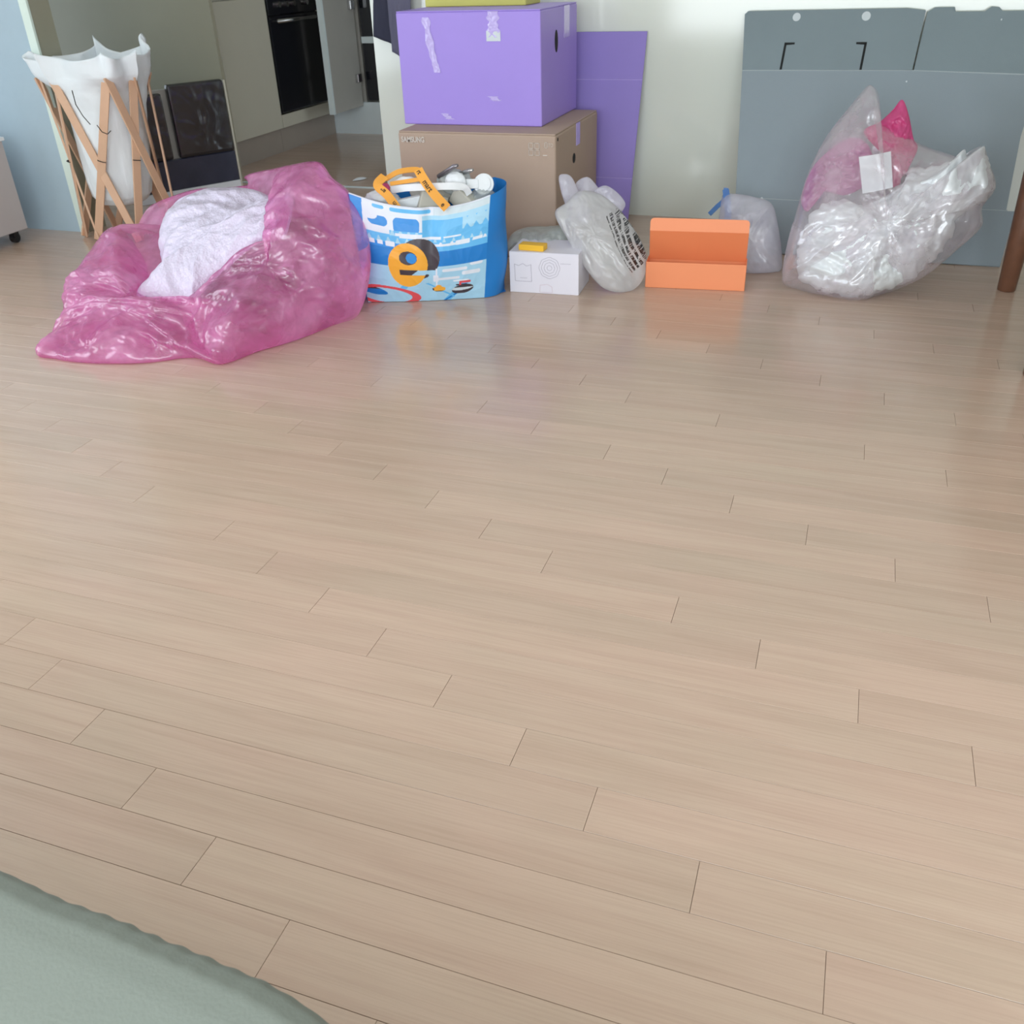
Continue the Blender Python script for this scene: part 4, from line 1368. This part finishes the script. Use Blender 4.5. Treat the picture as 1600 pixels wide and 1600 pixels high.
t = thing('printed_film_bag', 'white film bag with black print leaning between white box and orange box', 'bag', (-0.87, 3.72, 0))
mb = blob(MB(), OUT['printed_body'], (-.01, -0.10, 0.05), (0, 0.08, 0.0), rings=34, seg=200, amp=0.022, freq=12, seed=12, edge=.3, stretch=Vector((-.5, 0, .85)))
mesh_obj('body', mb, print_film(), t, smooth=True, fixn=False)
for k, (nm, sd) in enumerate((('flap1', 3), ('flap2', 6), ('flap3', 9))):
    mb = blob(MB(), OUT[nm], (0, -0.022, 0.0), (0, 0.008, 0), rings=16, seg=120, amp=0.012, freq=14, seed=sd, edge=.5)
    mesh_obj('torn_flap', mb, M['frost'], t, smooth=True, fixn=False)
crumple('foam_scrap', (-1.03, 3.76, 0.275), 0.055, 'foam', 21, 'pinkish white foam scrap inside the mouth of the printed film bag', sq=(.9, .5, .8), amp=.15)

# ------------------------------------------------------------------ small frosted bag behind the orange box
t = thing('frosted_bag', 'small frosted plastic bag with blue drawstring behind the orange box', 'bag', (-0.36, 4.1, 0))
mb = blob(MB(), OUT['small_body'], (0.0, -0.11, 0.03), (0, 0.07, 0), rings=30, seg=180, amp=0.03, freq=8, seed=31, edge=.3, stretch=Vector((0, 0, 1)))
mesh_obj('body', mb, M['frost'], t, smooth=True, fixn=False)
mb, _ = ribbon([(-0.56, 4.22, 0.19), (-0.53, 4.21, 0.225), (-0.50, 4.20, 0.26), (-0.495, 4.20, 0.31)], 0.020, 0.003, TOW)
mesh_obj('drawstring', mb, M['bluef'], t)
mb, _ = ribbon([(-0.495, 4.19, 0.305), (-0.478, 4.16, 0.25), (-0.465, 4.12, 0.19)], 0.028, 0.003, TOW)
mesh_obj('drawstring', mb, M['bluef'], t)
tag(mesh_obj('white_cup', MB().tube([(-0.33, 4.11, 0.03), (-0.33, 4.11, 0.034), (-0.33, 4.11, 0.16), (-0.33, 4.11, 0.163)], [0.04, 0.055, 0.065, 0.06], 28), M['white'], smooth=True), 'white round cup inside the small frosted bag', 'cup')

# ------------------------------------------------------------------ big clear bag
t = thing('clear_refuse_bag', 'large clear plastic bag stuffed with crumpled wrap, leaning by the grey board', 'bag', (0.12, 3.95, 0))
mb = blob(MB(), OUT['clear_body'], (0.0, -0.20, 0.05), (0, 0.13, 0.0), rings=50, seg=300, amp=0.040, freq=6, seed=41, edge=.25, center=(0.16, 3.95, 0.26), stretch=Vector((.6, 0, .8)))
mesh_obj('film', mb, M['clearf'], t, smooth=True, fixn=False)
mb = blob(MB(), OUT['clear_fill'], (0.0, -0.165, 0.06), (0, 0.09, 0.0), rings=50, seg=340, amp=0.055, freq=6, seed=52, edge=.45, center=(0.17, 3.93, 0.22), jag=0.012)
tag(mesh_obj('crumpled_wrap', mb, M['crumple'], smooth=True, fixn=False), 'crumpled white-clear wrap filling the large clear bag', 'wrapping')
mb = blob(MB(), OUT['pink_inner_bag'], (0.0, -0.045, 0.0), (0, 0.03, 0.0), rings=24, seg=160, amp=0.035, freq=14, seed=61, edge=.3)
tag(mesh_obj('pink_film_scrap', mb, M['hotpink'], smooth=True, fixn=False), 'bright pink film peak sticking out of the large clear bag', 'wrapping')
mb = blob(MB(), OUT['pink_inner_left'], (0.0, -0.03, 0.0), (0, 0.03, 0.0), rings=24, seg=160, amp=0.03, freq=12, seed=65, edge=.3)
tag(mesh_obj('pink_film_scrap', mb, M['pinkf'], smooth=True, fixn=False), 'faded pink film behind clear plastic on the left of the large clear bag', 'wrapping')
mb = MB()
L4 = [Vector(p) for p in OUT['label_card']]
off = Vector((0, -0.03, 0))
mb.add([p + off for p in L4] + [p + off + Vector((0, 0.003, 0)) for p in L4], [tuple(range(6)), tuple(range(11, 5, -1))] + [(i, (i + 1) % 6, (i + 1) % 6 + 6, i + 6) for i in range(6)])
tag(mesh_obj('paper_card', mb, M['white']), 'folded white paper card in the middle of the large clear bag', 'card')
tag(mesh_obj('dark_cap', MB().tube([(0.215, 3.97, 0.415), (0.222, 3.95, 0.42)], [0.024, 0.018], 20), M['black'], smooth=False), 'small dark round cap beside the pink film in the large clear bag', 'cap')
crumple('bottle_scrap', (-0.02, 3.83, 0.16), 0.08, 'foam', 71, 'rounded white foam lump low on the left in the large clear bag', sq=(1.1, .7, .9), amp=.1)

# ------------------------------------------------------------------ big pink bag with foam wrap
t = thing('pink_refuse_bag', 'large translucent pink plastic bag slumped open on the floor', 'bag', (-2.3, 3.0, 0))
cpb = (-2.33, 3.05, 0.12)
mb = MB()
sheet(mb, OUT['pink_body'], (0.0, 0.10, 0.03), rings=44, seg=320, amp=0.045, freq=4.5, seed=81, edge=.2, center=cpb)
sheet(mb, OUT['pink_body'], (-0.03, 0.2, 0.04), rings=40, seg=320, amp=0.05, freq=4, seed=84, edge=.15, center=cpb)
mesh_obj('back_film', mb, M['pinkf'], t, smooth=True, fixn=False)
mb = sheet(MB(), OUT['pink_right'], (0.05, -0.17, 0.09), rings=54, seg=340, amp=0.060, freq=5.5, seed=88, edge=.2, center=(-2.0, 2.98, 0.19), stretch=Vector((.8, .3, -.5)), power=.6)
mesh_obj('front_film', mb, M['pinkf'], t, smooth=True, fixn=False)
mb = sheet(MB(), OUT['pink_left'], (-0.01, -0.10, 0.06), rings=54, seg=340, amp=0.065, freq=7.0, seed=93, edge=.2, center=(-2.52, 2.78, 0.09), stretch=Vector((.9, -.3, .1)), power=.6)
mesh_obj('side_film', mb, M['pinkf'], t, smooth=True, fixn=False)
mb = blob(MB(), OUT['foam'], (-0.01, -0.05, 0.05), (0, 0.05, -0.02), rings=44, seg=300, amp=0.030, freq=5, seed=97, edge=.4, center=(-2.37, 3.12, 0.25))
tag(mesh_obj('bubble_wrap_sheet', mb, M['foam'], smooth=True, fixn=False), 'crumpled white bubble wrap in the mouth of the pink bag', 'wrapping')

# ------------------------------------------------------------------ dining table (only its left legs reach into the frame)
t = thing('dining_table', 'dark walnut table, two round tapered legs showing at the right edge', 'table', (1.2, 3.56, 0))
for x, y, s in ((0.66, 4.02, 1), (0.655, 3.12, -1), (1.75, 4.02, 1), (1.75, 3.12, -1)):
    mesh_obj('leg', MB().tube([(x, y, 0.0), (x, y, 0.004), (x + .002, y, 0.3), (x + 0.004, y, 0.70)], [0.031, 0.034, 0.041, 0.050], 28), M['walnut'], t, smooth=True)
mesh_obj('tabletop', MB().box((0.60, 2.95, 0.72), (1.90, 4.11, 0.75)), M['walnut'], t, bevel=0.006)
mesh_obj('apron', MB().box((0.66, 3.06, 0.65), (1.78, 4.07, 0.72)), M['walnut'], t)

# ------------------------------------------------------------------ sofa corner in the foreground
t = thing('sofa', 'blurred sage grey upholstered edge in the near left corner', 'sofa', (-1.0, -0.1, 0))
edge = [(-2.1, 0.47), (-1.2, 0.44), (-0.85, 0.415), (-0.726, 0.408), (-0.634, 0.400), (-0.555, 0.398), (-0.479, 0.394), (-0.406, 0.388), (-0.347, 0.378), (-0.291, 0.366), (-0.2, 0.34), (-0.05, 0.29), (0.2, 0.22), (0.5, 0.15)]


def edge_y(x):
    for (a, b), (c, d) in zip(edge[:-1], edge[1:]):
        if a <= x <= c:
            return b + (d - b) * (x - a) / (c - a)
    return edge[-1][1]


prof2 = [(-0.75, 0.425), (-0.35, 0.432), (-0.12, 0.434), (-0.06, 0.432), (-0.03, 0.428), (-0.012, 0.418), (-0.003, 0.405), (0.0, 0.385), (-0.004, 0.34), (-0.01, 0.25), (-0.012, 0.15), (-0.012, 0.08)]


def sofa_pt(u, v):
    x = -2.1 + 2.6 * u
    k = v * (len(prof2) - 1)
    i = min(int(k), len(prof2) - 2)
    f = k - i
    dy = prof2[i][0] * (1 - f) + prof2[i + 1][0] * f
    z = prof2[i][1] * (1 - f) + prof2[i + 1][1] * f
    pk = math.exp(-((dy + 0.01) / 0.03) ** 2)
    dy += pk * (0.0012 * math.sin(x * 200) * (0.5 + 0.5 * math.sin(x * 11 + 1)) + 0.006 * noise.noise(Vector((x * 9, 0, 0))))
    z += 0.006 * noise.noise(Vector((x * 3, dy * 3, 2)))
    return Vector((x, edge_y(x) + dy, z))


mb = MB().grid(sofa_pt, 520, 55)
mesh_obj('seat_cushion', mb, M['sofa'], t, smooth=True, fixn=False)
mesh_obj('base', MB().box((-2.1, -0.38, 0.06), (0.5, 0.12, 0.36)), M['sofa'], t, bevel=0.02)
for x in (-2.0, 0.4):
    for y in (-0.3, 0.05):
        mesh_obj('leg', MB().tube([(x, y, 0), (x, y, 0.06)], 0.025, 16), M['walnut'], t)
mesh_obj('backrest', MB().box((-2.1, -0.62, 0.06), (0.5, -0.38, 0.48)), M['sofa'], t, bevel=0.04)
